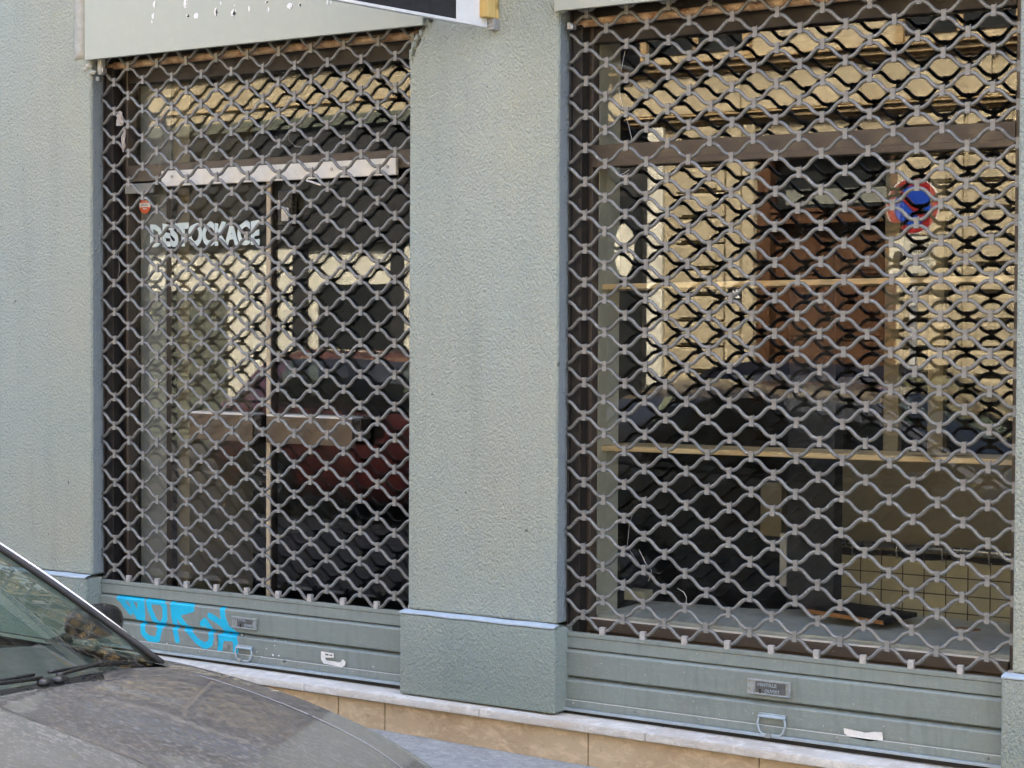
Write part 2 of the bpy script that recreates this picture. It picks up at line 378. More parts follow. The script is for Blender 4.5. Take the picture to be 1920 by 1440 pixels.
# ------------------------------------------------------------------ the shop building
XL0, XL1, XR0, XR1 = -6.350, -4.553, -3.848, -2.058     # edges of the two openings
YF, YB = -.06, -.10                                     # wall face and base face
ZTOP, ZBASE, ZBOT = 8.9, -1.139, -1.476
FZ = 1.204                                              # lower edge of the fascia boards
bld = thing('shop_building', (-4, 3, -1.64), 'grey green roughcast shop building with two shuttered openings', 'building')
def pier(x0, x1, name='roughcast_pier'):
    m = MB()
    nx = max(2, int((x1-x0)/.25)); nz = 14
    if x0 == XL1:
        m.prism([(x0, ZBASE+.002), (x1, ZBASE+.002), (x1, 1.9), (x0+.085, 1.9), (x0+.085, 1.235), (x0+.078, 1.20), (x0+.058, 1.175), (x0+.05, 1.14), (x0+.028, 1.118), (x0+.022, 1.095), (x0-.006, 1.07), (x0-.004, 1.05), (x0, 1.04)], 'y', YF, .30)
    else: m.box(x0, x1, YF, .30, ZBASE+.002, 1.9)
    return m.build(name, 'stucco', bld, bevel=.012, seg=3, smooth='auto')
pier(-9.2, XL0); pier(XL1, XR0); pier(XR1, 2.5)
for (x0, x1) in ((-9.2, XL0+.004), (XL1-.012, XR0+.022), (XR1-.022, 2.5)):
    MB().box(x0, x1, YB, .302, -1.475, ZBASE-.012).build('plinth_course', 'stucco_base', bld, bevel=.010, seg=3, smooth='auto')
    lm = MB(); n = max(6, int((x1-x0)/.03)); r_ = random.Random(int(x0*10)); vs = []
    top = []; bot = []
    for i in range(n+1):
        x = x0+(x1-x0)*i/n
        top.append((x, ZBASE+.004*mnoise.noise(Vector((x*7, 1, 0)))+.003)); bot.append((x, ZBASE-.010+.004*mnoise.noise(Vector((x*8, 5, 0)))))
    lm.grid(lambda u, v: (lambda i: (top[i][0], YF-.0015 if v > .9 else (YB-.0015 if v < .6 else YB+.012),
            bot[i][1]+(top[i][1]-bot[i][1])*v))(int(round(u*n))), n, 4)
    lm.build('painted_ledge', 'ledge', bld, smooth=True)
# upper wall and mass of the building
MB().box(-9.2, 2.5, YF+.004, .296, 1.902, ZTOP).build('upper_wall', 'stucco', bld)
mm = MB(); mm.box(-9.2, 2.5, 7.6, 7.9, -1.7, ZTOP-.3); mm.box(-9.2, -8.9, .30, 7.6, -1.7, ZTOP-.3); mm.box(2.2, 2.5, .30, 7.6, -1.7, ZTOP-.3)
mm.build('rear_wall', 'stucco', bld)
MB().box(-9.25, 2.55, .0, 8.0, ZTOP-.29, ZTOP-.05).build('roof', 'roofing', bld)
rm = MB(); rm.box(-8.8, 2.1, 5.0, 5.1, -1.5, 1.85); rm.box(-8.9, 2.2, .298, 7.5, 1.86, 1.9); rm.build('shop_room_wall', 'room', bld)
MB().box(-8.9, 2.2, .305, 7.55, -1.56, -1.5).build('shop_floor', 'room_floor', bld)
# neighbours along the street so that the street is closed in
nb = thing('neighbour_building', (-16, 3, -1.64), 'plain pale roughcast house joined to the left of the shop', 'building')
MB().box(-24, -9.22, YF-.03, 8, -1.7, 9.2).build('wall', 'ivory', nb)
MB().box(-24.1, -9.25, -.2, 8.1, 9.201, 9.35).build('roof', 'roofing', nb)
nb2 = thing('neighbour_building', (9, 3, -1.64), 'plain pale roughcast house joined to the right of the shop', 'building')
MB().box(2.52, 16, YF-.03, 8, -1.7, 9.2).build('wall', 'ivory', nb2)
MB().box(2.55, 16.1, -.2, 8.1, 9.201, 9.35).build('roof', 'roofing', nb2)

# reveals of the openings (darker blue-grey colour on the inner sides)
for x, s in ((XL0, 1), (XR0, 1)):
    MB().box(x-.002, x+.0035, YF+.012, .085, -1.13, 1.3).build('reveal_face', 'stucco_side', bld)
# fascia boards
def fascia(x0, x1, seed):
    f = MB().box(x0, x1, -.085, -.070, FZ, 1.86).box(x0+.01, x1-.01, -.0695, -.002, FZ+.012, 1.80)
    return f.build('fascia_board', 'fascia', bld, bevel=.0015)
fb = fascia(-6.363, -4.470, 1); fb2 = fascia(-3.853, -2.04, 2)
MB().box(XL0-.01, XL1, .003, .29, 1.34, 1.85).box(XR0-.001, XR1, .003, .29, 1.34, 1.85).build('shutter_box', 'dark_brown', bld)
# what is left of the old letters on the left fascia
lw = MB(); ld = MB()
def L(px, py): return at(px, py, -.085)
sd = 0
for (px, py, wx, wz, jag) in [(290, 8, 5, 9, .25), (287, 30, 5, 9, .5), (285, 41, 2, 5, .5), (348, 6, 6, 13, .15), (352, 30, 6, 6, .6), (368, 30, 9, 8, .35),
        (405, 22, 5, 11, .45), (414, 6, 3, 5, .5), (438, 24, 8, 10, .35), (440, 10, 2, 4, .5), (467, 16, 3, 9, .5), (500, 4, 6, 4, .6), (504, 18, 3, 7, .5), (544, 11, 10, 8, .3),
        (562, 9, 4, 5, .5), (614, 5, 3, 8, .6), (621, 4, 3, 7, .6), (668, 1, 4, 2, .5)]:
    x, z = L(px, py); k = .00182; sd += 1
    lw = MB(); blob(lw, x, z, wx*k*1.15, wz*k, -.0862, -.0848, 16, jag, sd); lw_ = lw.build('paint_remnant', 'white', fb)
    if px in (290, 348, 544, 405, 438, 352, 562, 500):
        ld = MB(); blob(ld, x+.35*wx*k, z-.1*wz*k, wx*k*.8, wz*k*.9, -.0870, -.0858, 12, .6, sd+50); ld.build('old_letter_edge', 'ink', lw_)
        if px in (290, 348, 544): l3 = MB(); blob(l3, x+.1*wx*k, z+.1*wz*k, wx*k*.75, wz*k*.8, -.0878, -.0866, 12, .25, sd+80); l3.build('primer_patch', 'white', lw_)
# filler and broken render round the fascia ends
fl = MB(); r_ = random.Random(3)
def lump(m, x, y, z, rx, ry, rz, seed, n=10):
    def fn(u, v):
        t, ph = 2*PI*u, PI*v; d = Vector((math.sin(ph)*math.cos(t), math.sin(ph)*math.sin(t), math.cos(ph)))
        k = 1+.45*mnoise.noise(d*1.9+Vector((seed, 0, 0)))+.2*mnoise.noise(d*5+Vector((seed, 3, 0)))
        return (x+rx*d.x*k, y+ry*d.y*k, z+rz*d.z*k)
    m.grid(fn, n*2, n)
x0_, z0_ = at(139, 112, YF); x1_, _ = at(158, 112, YF); pl_ = []
for k in range(30): pl_.append((x1_+.004, z0_+k*.024))
for k in reversed(range(30)): pl_.append((x0_+.010*mnoise.noise(Vector((k*.7, 0, 3)))+.006, z0_+k*.024))
fl.prism(pl_, 'y', YF-.003, YF+.002)
fl2 = MB(); rid = [(803, 20), (801, 36), (795, 44), (786, 62), (778, 72), (772, 86), (768, 98), (767, 108)]
for k, (px, py) in enumerate(rid):
    x, z = at(px, py, YF); lump(fl2, x+.010, YF+.004, z, .012, .010, .016, px)
fl2.build('patched_render', 'stucco', bld, smooth=True); fl2 = MB()
for (px, py, rx, rz) in [(1036, 12, .010, .016), (1052, 22, .016, .006)]:
    x, z = at(px, py, YF); lump(fl2, x+.006, YF+.005, z, rx, .012, rz, px)
fl2.build('patched_render', 'stucco', bld, smooth=True)
for (px, py, rx, rz) in [(166, 124, .02, .010), (174, 136, .022, .008), (160, 130, .016, .010), (183, 148, .008, .010)]:
    x, z = at(px, py, YF); lump(fl, x, YF+.001, z, rx, .008, rz, px)
fl.build('broken_render', 'filler', bld, smooth=True)
for (px, py) in ((808, 37),):
    x, z = at(px, py, YF); MB().disc((x, z), .009, YF-.008, YF+.003, 12).build('wall_plug', 'ink', bld)
# stone doorstep: treads and risers
def pav(x): return -1.647-.018*(x+3.6)
tr = MB(); ri = MB()
xs = [-9.2, -7.6, -6.4, -5.02, -4.14, -3.40, -1.89, -.4, 1.1, 2.5]
for i in range(len(xs)-1):
    t0 = -.012*(xs[i]+4); t1 = -.012*(xs[i+1]+4); g = .0015
    a0, b0 = -1.482+t0*.4, -1.482+t1*.4
    tr.add([(xs[i]+g, -.152, a0-.031), (xs[i+1]-g, -.152, b0-.031), (xs[i+1]-g, .30, b0-.031), (xs[i]+g, .30, a0-.031),
            (xs[i]+g, -.152, a0), (xs[i+1]-g, -.152, b0), (xs[i+1]-g, .30, b0), (xs[i]+g, .30, a0)],
           [(0, 3, 2, 1), (4, 5, 6, 7), (0, 1, 5, 4), (1, 2, 6, 5), (2, 3, 7, 6), (3, 0, 4, 7)])
tr.build('doorstep_tread', 'marble', bld, bevel=.004, seg=2, smooth='auto')
xs = [-9.2, -7.1, -5.75, -4.86, -4.62, -3.66, -2.95, -1.8, -.2, 1.4, 2.5]
for i in range(len(xs)-1): ri.box(xs[i]+.002, xs[i+1]-.002, -.125, .30, -1.95, -1.515)
ri.build('doorstep_riser', 'stone', bld, bevel=.003, seg=1)

# ------------------------------------------------------------------ display window (right) and door front (left)
dw = MB()
YW0, YW1 = .092, .142
dw.box(-3.86, -3.785, YW0, YW1, -1.47, 1.34)                                     # left stile
dw.box(XR1-.06, XR1+.03, YW0, YW1, -1.47, 1.34)
dw.box(-3.7845, XR1-.0605, YW0-.004, YW1, .622, .708)                            # transom
dw.box(-3.7845, XR1-.0605, YW0-.008, YW0-.0045, .6225, .648)
MB().box(-3.7845, XR1-.0605, YW0, YW1, 1.098, 1.34).build('top_rail', 'dark_brown', bld, bevel=.002)  # shade under the lintel put into the colour, darker than the frame
dw.box(-3.7845, XR1-.0605, YW0, YW1, -1.47, -1.130)                              # bottom rail, with two beads
dw.box(-3.7845, XR1-.0605, YW0-.012, YW0-.0005, -1.172, -1.128)
dw.box(-3.7845, XR1-.0605, YW0-.004, YW0-.0005, -1.30, -1.19)
win = tag(dw.build('display_window', 'brown', bevel=.002, seg=1), 'brown aluminium display window behind the right hand shutter', 'shop window')
MB().box(-3.775, -2.13, YG-.002, YG+.002, -1.126, .619).build('pane', 'glass', win)
MB().box(-3.775, -2.13, YG-.002, YG+.002, .711, 1.095).build('pane', 'glass', win)
MB().box(-3.7845, XR1-.0605, YW0-.004, YW0+.01, -1.1265, -1.121).build('glazing_bead', 'white_alu', win)

tag(MB().box(-3.80, -3.786, .15, .305, -1.12, 1.30).build('display_side_panel', 'panel_in'), 'tall pale beige panel closing the left side of the display window', 'panel')
tag(MB().prism([(-3.786, .15), (-1.9, .15), (-1.9, 1.0), (-2.6, 1.02), (-3.35, .62), (-3.786, .58)], 'z', -1.14, -1.115).build('display_deck', 'deck'), 'pale blue grey display floor board inside the right window', 'display shelf')
def board(px0, py0, px1, py1, y0, depth, th, lab):
    xa, za = at(px0, py0, y0); xb, zb = at(px1, py1, y0)
    sl = (zb-za)/(xb-xa); xb2 = -1.95; zb2 = za+(xb2-xa)*sl
    m = MB().obox((xa, y0, za-th), (xb2-xa, 0, zb2-za), (0, depth, 0), (0, 0, th))
    return tag(m.build('wooden_shelf', 'wood', bevel=.002), lab, 'shelf', 'pine shelves in the display window')
board(1112, 533, 1900, 516, .175, .22, .021, 'upper raw pine shelf crossing the display window in front of the parking sign reflection')
board(1112, 835, 1900, 862, .175, .25, .020, 'lower raw pine shelf crossing the middle of the display window')
def px_box(name, mat, px0, px1, py0, py1, y0, y1, label, cat, bevel=.002):
    x0, z1 = at(px0, py0, y0); x1, z0 = at(px1, py1, y0); _, z1b = at(px1, py0, y0); _, z0b = at(px0, py1, y0)
    return tag(MB().box(x0, x1, y0, y1, (z0+z0b)/2, (z1+z1b)/2).build(name, mat, bevel=bevel), label, cat)
px_box('black_panel', 'black', 1480, 1562, 545, 1143, .52, .60, 'tall black panel standing in the display window beside the wire grid', 'panel')
px_box('white_post', 'beige', 1661, 1683, 300, 862, .62, .66, 'left slim cream post behind the upper pine shelf', 'post')
px_box('white_post', 'beige', 1744, 1767, 300, 862, .62, .66, 'right slim cream post behind the upper pine shelf', 'post')
px_box('beige_upright', 'beige', 1426, 1465, 905, 1005, .8, .85, 'short beige upright to the left of the black panel', 'post')
px_box('white_batten', 'white', 1462, 1474, 1000, 1100, .75, .78, 'thin white leg standing left of the black panel', 'post')
px_box('small_box', 'cream', 1170, 1206, 1108, 1126, .42, .5, 'tiny pale carton on the display floor at the far left corner', 'box')
px_box('reflection_board', 'beige', 1564, 2040, 868, 1042, .95, .98, 'wide added brown board imitating the car reflection above the wire grid, under the lower pine shelf', 'panel')  # added board, its brown imitates the grey car reflected in the pane
# pale cloth and the wire grid hung in front of it
def cl(u, v):
    xa, za = at(1562, 1032, .85); xb, zb = at(2050, 1062, .85)
    x = xa+(xb-xa)*u; return (x, .85+.014*math.sin(x*23)+.01*mnoise.noise(Vector((x*6, v*4, 0))), za+(zb-za)*u*.4-.015*abs(math.sin(x*11))-v*.42)
ms = MB().grid(cl, 60, 16)
tag(ms.build('cloth_backdrop', 'cream', smooth=True), 'cream cloth hanging behind the wire grid in the display window', 'cloth')
wg = MB(); xa, za = at(1566, 1052, .80)
for i in range(13):
    x = xa+.02+i*.088; wg.tube([(x, .80, -.86-.42), (x, .80, -.86+.02)], .0022, 5)
for j in range(6): wg.tube([(xa-.01, .803, -.885-j*.068), (xa+1.1, .803, -.885-j*.068)], .0022, 5)
tag(wg.build('wire_grid', 'wire'), 'dark wire mesh grid panel in front of the cream cloth', 'wire grid')
rl = MB().tube([(xa-.02, .79, -.845), (xa+1.1, .79, -.845)], .012, 10)
rail = tag(rl.build('hanging_rail', 'chrome', smooth=True), 'horizontal metal rail with hooks over the wire grid', 'rail')
for i in range(5):
    hk = MB(); x = xa+.085+i*.185; hk.tube([(x, .775, -.83), (x, .768, -.86), (x, .775, -.89), (x+.008, .782, -.885)], .0035, 6)
    hk.build('hook', 'chrome', rail, smooth=True)
x0, z0 = at(1512, 1143, .40)
plk = MB().obox((x0, .40, z0-.012), (.315, -.012, -.016), (.03, .26, .0), (0, 0, .016))
pk = tag(plk.build('chipboard_offcut', 'black'), 'black topped chipboard offcut lying on the display floor', 'board')
MB().obox((x0-.001, .398, z0-.0125), (.317, -.012, -.016), (0, .0015, 0), (0, 0, .016)).build('raw_edge', 'chip', pk)
x0, z0 = at(1790, 1177, .33)
tag(MB().obox((x0, .33, z0-.005), (.07, -.01, 0), (.02, .03, 0), (0, 0, .006)).build('chipboard_scrap', 'chip'), 'small orange chipboard scrap at the right of the display floor', 'board')

# --- entrance (left)
df = MB(); Y0, Y1 = .085, .15
df.box(-6.276, -6.262, Y0, Y1, -1.47, 1.34); df.box(XL1-.085, XL1+.03, Y0, Y1, -1.47, 1.34)
df.box(-6.2615, XL1-.0855, Y0-.004, Y1, .66, .735); MB().box(-6.2615, XL1-.0855, Y0, Y1, 1.105, 1.34).build('top_rail', 'dark_brown', bld, bevel=.002)  # top rail coloured darker than the frame to paint in its shade
MB().box(-6.36, -6.2765, Y0+.006, Y1, -1.47, 1.34).build('shutter_rebate', 'dark_brown', bld)
ent = tag(df.build('entrance_front', 'brown', bevel=.002), 'brown framed glass double door behind the graffitied left shutter', 'entrance')
MB().box(-6.2615, -4.64, YG-.002, YG+.002, .737, 1.104).build('transom_pane', 'glass', ent)
MB().box(-6.258, -6.07, YG-.002, YG+.002, -1.44, .658).build('side_pane', 'glass', ent)
MB().box(-6.069, -6.035, YG+.003, Y1+.02, -1.47, .658).build('door_post', 'dark_brown', ent, bevel=.002)
MB().box(-6.258, -6.0695, .165, .18, -1.45, 1.30).build('side_panel', 'panel_grey', ent)
for (x0, x1) in ((-6.032, -5.452), (-5.418, -4.645)):
    d = MB(); d.box(x0, x1, YG-.003, YG+.003, -1.44, .655); dd = d.build('door_leaf', 'glass', ent)
    if x0 < -6: MB().box(-5.451, -5.428, YG-.022, YG+.02, -1.445, .64).build('closing_stile', 'strip', dd, bevel=.002)
    else: MB().box(-5.424, -5.4185, YG-.02, YG+.02, -1.445, .64).build('stile', 'dark_brown', dd)
    MB().box(x0, x1, YG-.02, YG+.02, -1.47, -1.4405).build('bottom_rail', 'dark_brown', dd)
    a0, a1 = ((-5.845, -5.475) if x0 < -6 else (-5.395, -4.925))
    hm = MB(); hm.box(a0, a1, .045, .07, -.50, -.385)
    h = hm.build('handle', 'handle_brown', dd, bevel=.003, seg=2)
    MB().box(a0, a1, .046, .12, -.3845, -.376).build('handle_top', 'white_alu', h)
    MB().box(a1+.0005, a1+.045, .05, .12, -.47, -.38).build('handle_end', 'black_gloss', h, bevel=.006, seg=2)
hb = MB().box(-6.027, -4.709, .058, .078, .630, .700).build('header_bar', 'white_alu', ent, bevel=.002)
for px, py in ((322, 331), (621, 317), (726, 312)):
    x, z = at(px, py, .055); MB().disc((x, z), .007, .053, .0578, 14).build('screw', 'galv', hb)
x0, z0 = at(527, 350, .1); lk = MB(); lk.box(x0-.01, x0+.07, .09, .125, z0-.17, z0-.02)
lk.build('lock_case', 'black_gloss', ent, bevel=.004, seg=2)
x1, z1 = at(528, 385, .08); MB().box(x1, x1+.04, .075, .0895, z1-.07, z1-.01).build('lock_plate', 'galv', ent, bevel=.003)
xa, za = at(572, 337, .06); xb, zb = at(602, 347, .06)
MB().tube([(xa, .06, za), (xb, .06, zb)], .005, 6).build('hanging_rod', 'white', ent)
xa, za = at(240, 352, .09); xb, zb = at(292, 362, .09)
MB().box(xa, xb, .068, .0845, zb, zb+.045).build('bell_box', 'panel_grey', ent, bevel=.003)
# lettering on the glass
word = 'DeSTOCKAGE'; wd = MB()
xa, za = at(281, 461, YG-.004); xb, zb = at(487, 456, YG-.004)
H = .098
vs, fs = text_mesh('DESTOCKAGE', 1.0, 0.003, .05)
mx = max(v[0] for v in vs); my = max(v[1] for v in vs)
def wob(x): return 1+.06*math.sin(x*9)
wd.add([(xa+(xb-xa)*v[0]/mx, YG-.0045+v[2]*.2, za+(zb-za)*v[0]/mx+H*v[1]/my*wob(v[0])) for v in vs], fs)
wd.build('window_lettering', 'letter', ent, fix=False)
xo, zo = at(272, 386, YG-.004)
st = MB().disc((xo, zo), .035, YG-.0048, YG-.0035, 32).build('warning_sticker', 'orange', ent)
MB().box(xo-.034, xo+.034, YG-.0056, YG-.0049, zo-.006, zo+.0135).build('sticker_band', 'white', st)
sm = MB(); put_text(sm, 'STOP', .013, lambda x, y, z: (xo-.016+x, YG-.0055+z*.2, zo+.016+y)); sm.build('sticker_text', 'white', st)
sm = MB().tube([(xo-.022, YG-.006, zo+.001), (xo-.012, YG-.006, zo+.006), (xo-.004, YG-.006, zo+.003), (xo+.02, YG-.006, zo+.004)], .0013, 5)
sm.build('sticker_mark', 'ink', st); MB().box(xo-.013, xo+.013, YG-.0056, YG-.0049, zo-.0155, zo-.0115).build('sticker_band', 'white', st)
tag(MB().box(-6.20, -5.975, .185, .20, -1.5, 1.3).box(-5.99, -5.975, .2005, .62, -1.5, 1.3).build('hall_partition', 'beige'),
    'plain brown partition inside the shop left of the glass doors', 'partition')

# ------------------------------------------------------------------ roller shutters
strokes = [[(375, 243), (480, 247), (610, 262)], [(392, 250), (440, 320), (505, 405)], [(505, 262), (535, 345), (592, 470)], [(618, 262), (606, 400), (600, 470)],
    [(640, 290), (640, 500), (650, 640), (700, 700), (790, 720)], [(705, 270), (725, 380), (765, 480), (805, 540), (850, 560)],
    [(720, 280), (850, 290), (890, 340), (890, 480), (850, 560), (825, 640), (810, 710)], [(970, 205), (980, 300), (990, 450), (1010, 600), (1030, 720)],
    [(1200, 370), (1100, 400), (1010, 415)], [(1030, 340), (1200, 350)], [(1020, 420), (1080, 520), (1180, 640), (1250, 730), (1340, 790), (1400, 760), (1420, 690), (1400, 600), (1340, 510), (1310, 540)],
    [(1400, 450), (1480, 500), (1580, 580), (1660, 640), (1690, 760), (1680, 920)], [(1540, 370), (1550, 480), (1585, 570), (1560, 640), (1520, 750), (1500, 890)], [(1520, 690), (1680, 700)]]
S3 = [[at(160+x/6, 1080+y/6, -.015) for x, y in s] for s in strokes]
def spray(x, z):
    best = 9
    for s in S3:
        for (x0, z0), (x1, z1) in zip(s, s[1:]):
            dx, dz = x1-x0, z1-z0; t = max(0, min(1, ((x-x0)*dx+(z-z0)*dz)/(dx*dx+dz*dz+1e-9)))
            best = min(best, math.hypot(x-x0-t*dx, z-z0-t*dz))
    return max(0, min(1, 1-(best-.0085)/.011))
A, PITCHX, DZ, RB = .0232, .177, .067, .0072
def slat_y(t):                                         # cross-section of a slat, t = 0 at its top edge
    if t < .12: return .014-.030*math.sin(t/.12*PI/2)
    if t < .92: return -.016+.006*((t-.12)/.8)
    return -.010+.018*((t-.92)/.08)
def shutter(x0, x1, xc, ztop, nclip, label, seed, spr, cz, DZ):
    A = (DZ-.0200)/2
    sh = thing('roller_shutter', ((x0+x1)/2, 0, -1.48), label, 'roller shutter', 'roller shutters closing the shopfront')
    r_ = random.Random(seed)
    zc = ztop+.014
    k = 0; z = zc+cz+.010+A; clips = []
    while z < 1.34:
        sgn = -1 if k % 2 == 0 else 1
        ph = r_.uniform(-.002, .002); m = MB(); pts = []
        n = int((x1-x0-.016)/PITCHX*24)
        for i in range(n+1):
            x = x0+.008+(x1-x0-.016)*i/n; th = 2*PI*(x-xc-ph)/PITCHX; c_ = 1.1*math.cos(th)-.1*math.cos(3*th)
            zz = z+sgn*A*c_+.0022*mnoise.noise(Vector((x*1.3, k*.4, seed)))
            pts.append((x, .0015*mnoise.noise(Vector((x*6, k, seed))), zz))
        bar = m.tube(pts, RB, 8).build('wavy_bar', 'bar', sh, smooth=True)
        off = 0 if k % 2 == 0 else .5
        for i in range(-1, nclip+2):
            x = xc+(i+off)*PITCHX+r_.uniform(-.002, .002)
            if x < x0+.012 or x > x1-.004: continue
            zz = z-A-.010 if k else zc; tl = r_.uniform(-.05, .05); hh = .019 if k else .014
            if k == 0: continue
            # strap folded round the two bars: waisted plate, with a proud lapped edge
            zz += .0022*mnoise.noise(Vector((x*1.3, k*.4, seed)))
            prof = [(-hh, .0080), (-hh*.45, .0082), (0, .0068), (hh*.45, .0082), (hh, .0080)]
            vs = []; fs = []
            for (dz, hw) in prof:
                for (sx, yy) in ((-1, -.0080), (1, -.0080), (1, .0080), (-1, .0080)):
                    yk = yy*(1.0 if abs(dz) > 1e-6 else .8)
                    vs.append((x+sx*hw*1.02+dz*tl, yk, zz+dz))
            for a_ in range(4):
                for b_ in range(4):
                    fs.append((a_*4+b_, a_*4+(b_+1) % 4, a_*4+4+(b_+1) % 4, a_*4+4+b_))
            fs += [(3, 2, 1, 0), (16, 17, 18, 19)]
            cm = MB(); cm.add(vs, fs)
            cm.box(x+.0088, x+.0104, -.0098, -.004, zz-hh*1.02, zz+hh*(1.06+.25*r_.random()))
            clips.append((x, cm))
        k += 1; z += DZ
    clips.sort(key=lambda c: -c[0]); rest = MB()
    for x, cm in clips[:100]: cm.build('bar_clip', 'clip', sh, smooth='auto')
    for x, cm in clips[100:]: rest.add(cm.v, cm.f)
    tag(rest.build('bar_clip', 'clip', sh, smooth='auto'), None, None, None, 'stuff')
    # bottom row of pale clips
    for i in range(-1, nclip+1):
        x = xc+i*PITCHX
        if x < x0+.02 or x > x1-.004: continue
        c_ = MB().box(x-.012, x+.0085, -.011, .009, ztop-.002, ztop+.029); c_.box(x+.0087, x+.0105, -.012, -.004, ztop-.002, ztop+.032)
        c_.build('bottom_clip', 'clip_pale', sh, bevel=.0015)
    # solid foot: top rail, two slats, bottom rail
    xa, xb = x0+.003, x1-.003
    MB().box(xa, xb, -.010, .014, ztop-.0165, ztop).build('top_rail', 'slat', sh, bevel=.002, seg=2)
    MB().box(xa, xb, -.0065, .014, ztop-.062, ztop-.018).build('rail_web', 'slat', sh, bevel=.0025, seg=2)
    zs = [ztop-.0632, ztop-.177, ztop-.283]
    nx = 360 if spr else 60; nz = 36
    for q in (0, 1):
        m = MB(); za, zb = zs[q], zs[q+1]+.001
        m.grid(lambda u, v: (xa+(xb-xa)*u, slat_y(v)+.0015*mnoise.noise(Vector((u*9, v*2, q+seed))), za+(zb-za)*v), nx, nz)
        o = m.build('slat', 'slat_spray' if spr else 'slat', sh, smooth=True)
        if spr:
            at_ = o.data.attributes.new('spray', 'FLOAT', 'POINT'); og = ORG[o.name]
            at_.data.foreach_set('value', [spray(v.co.x+og.x, v.co.z+og.z) for v in o.data.vertices])
    MB().box(xa, xb, .0145, .02, ztop-.30, ztop-.02).build('back_plate', 'dark_brown', sh)
    m = MB(); m.box(xa, xb, -.0185, -.0135, ztop-.2905, ztop-.259)
    br = m.build('bottom_rail', 'slat', sh, bevel=.001)
    MB().box(xa, xb, -.034, .010, ztop-.301, ztop-.291).build('bottom_lip', 'rail_pale', sh, bevel=.002, seg=2)
    MB().box(xa, xb, -.014, .006, -1.4875, ztop-.3015).build('gap_shade_strip', 'rubber', sh)  # black strip painting in the shade of the gap below the lip
    rv = MB()
    for i in range(7):
        x = x0+.05+i*(x1-x0-.08)/6.3
        rv.add(*dome(x, -.0185, ztop-.273, .006, .004))
    rv.build('rivet', 'plate', br, smooth=True)
    MB().box(xa, xb, -.0190, -.0186, ztop-.2615, ztop-.2600).build('paint_line', 'white', br)
    MB().prism([(x0-.001, .012), (x0+.006, .012), (x0+.0065, .030), (x0+.046, .030), (x0+.046, .084), (x0-.001, .084)], 'z', -1.47, 1.34).build('guide_rail', 'guide', sh, bevel=.001)
    MB().box(x1-.024, x1+.02, .030, .084, -1.47, 1.34).build('guide_rail', 'guide', sh, bevel=.001)
    return sh
def dome(x, y, z, r, h, n=10):
    vs = [(x, y-h, z)]; fs = []
    for k, (rr, hh) in enumerate(((.6, .8), (1, .0))):
        for i in range(n): t = 2*PI*i/n; vs.append((x+r*rr*math.cos(t), y-h*hh, z+r*rr*math.sin(t)))
    for i in range(n): fs.append((0, 1+i, 1+(i+1) % n)); fs.append((1+i, 1+n+i, 1+n+(i+1) % n, 1+(i+1) % n))
    return vs, fs
shL = shutter(XL0+.004, XL1+.09, -6.170, -1.159, 10, 'grey roller grille with cyan graffiti on its solid slats, left of the pillar', 3, True, -.0205, .0649)
shR = shutter(XR0+.006, XR1+.02, -3.670, -1.168, 10, 'grey roller grille without graffiti, right of the pillar over the display window', 8, False, -.0085, .0638)
# top tubes, brackets
for sh, (px, py), x1 in ((shL, (205, 125), XL1+.03), (shR, (1080, 45), XR1+.03)):
    x, z = at(px, py, .045)
    MB().tube([(x, .045, z), (x1, .045, z+.004)], .0175, 14).build('axle_tube', 'rust', sh, smooth='auto')
x, z = at(190, 128, -.03); MB().box(x-.012, x+.012, -.045, -.015, z-.03, 1.25).build('guide_bracket', 'filler', shL, bevel=.003)
x, z = at(192, 133, -.02); MB().box(x, x+.022, -.04, -.012, z-.012, z+.012).build('guide_mouth', 'galv', shL, bevel=.002)
x, z = at(1073, 50, -.02); MB().prism([(x-.012, z-.012), (x+.014, z-.012), (x+.014, z+.004), (x-.004, z+.016), (x-.012, z+.014)], 'y', -.04, -.012).build('guide_mouth', 'galv', shR, bevel=.002)
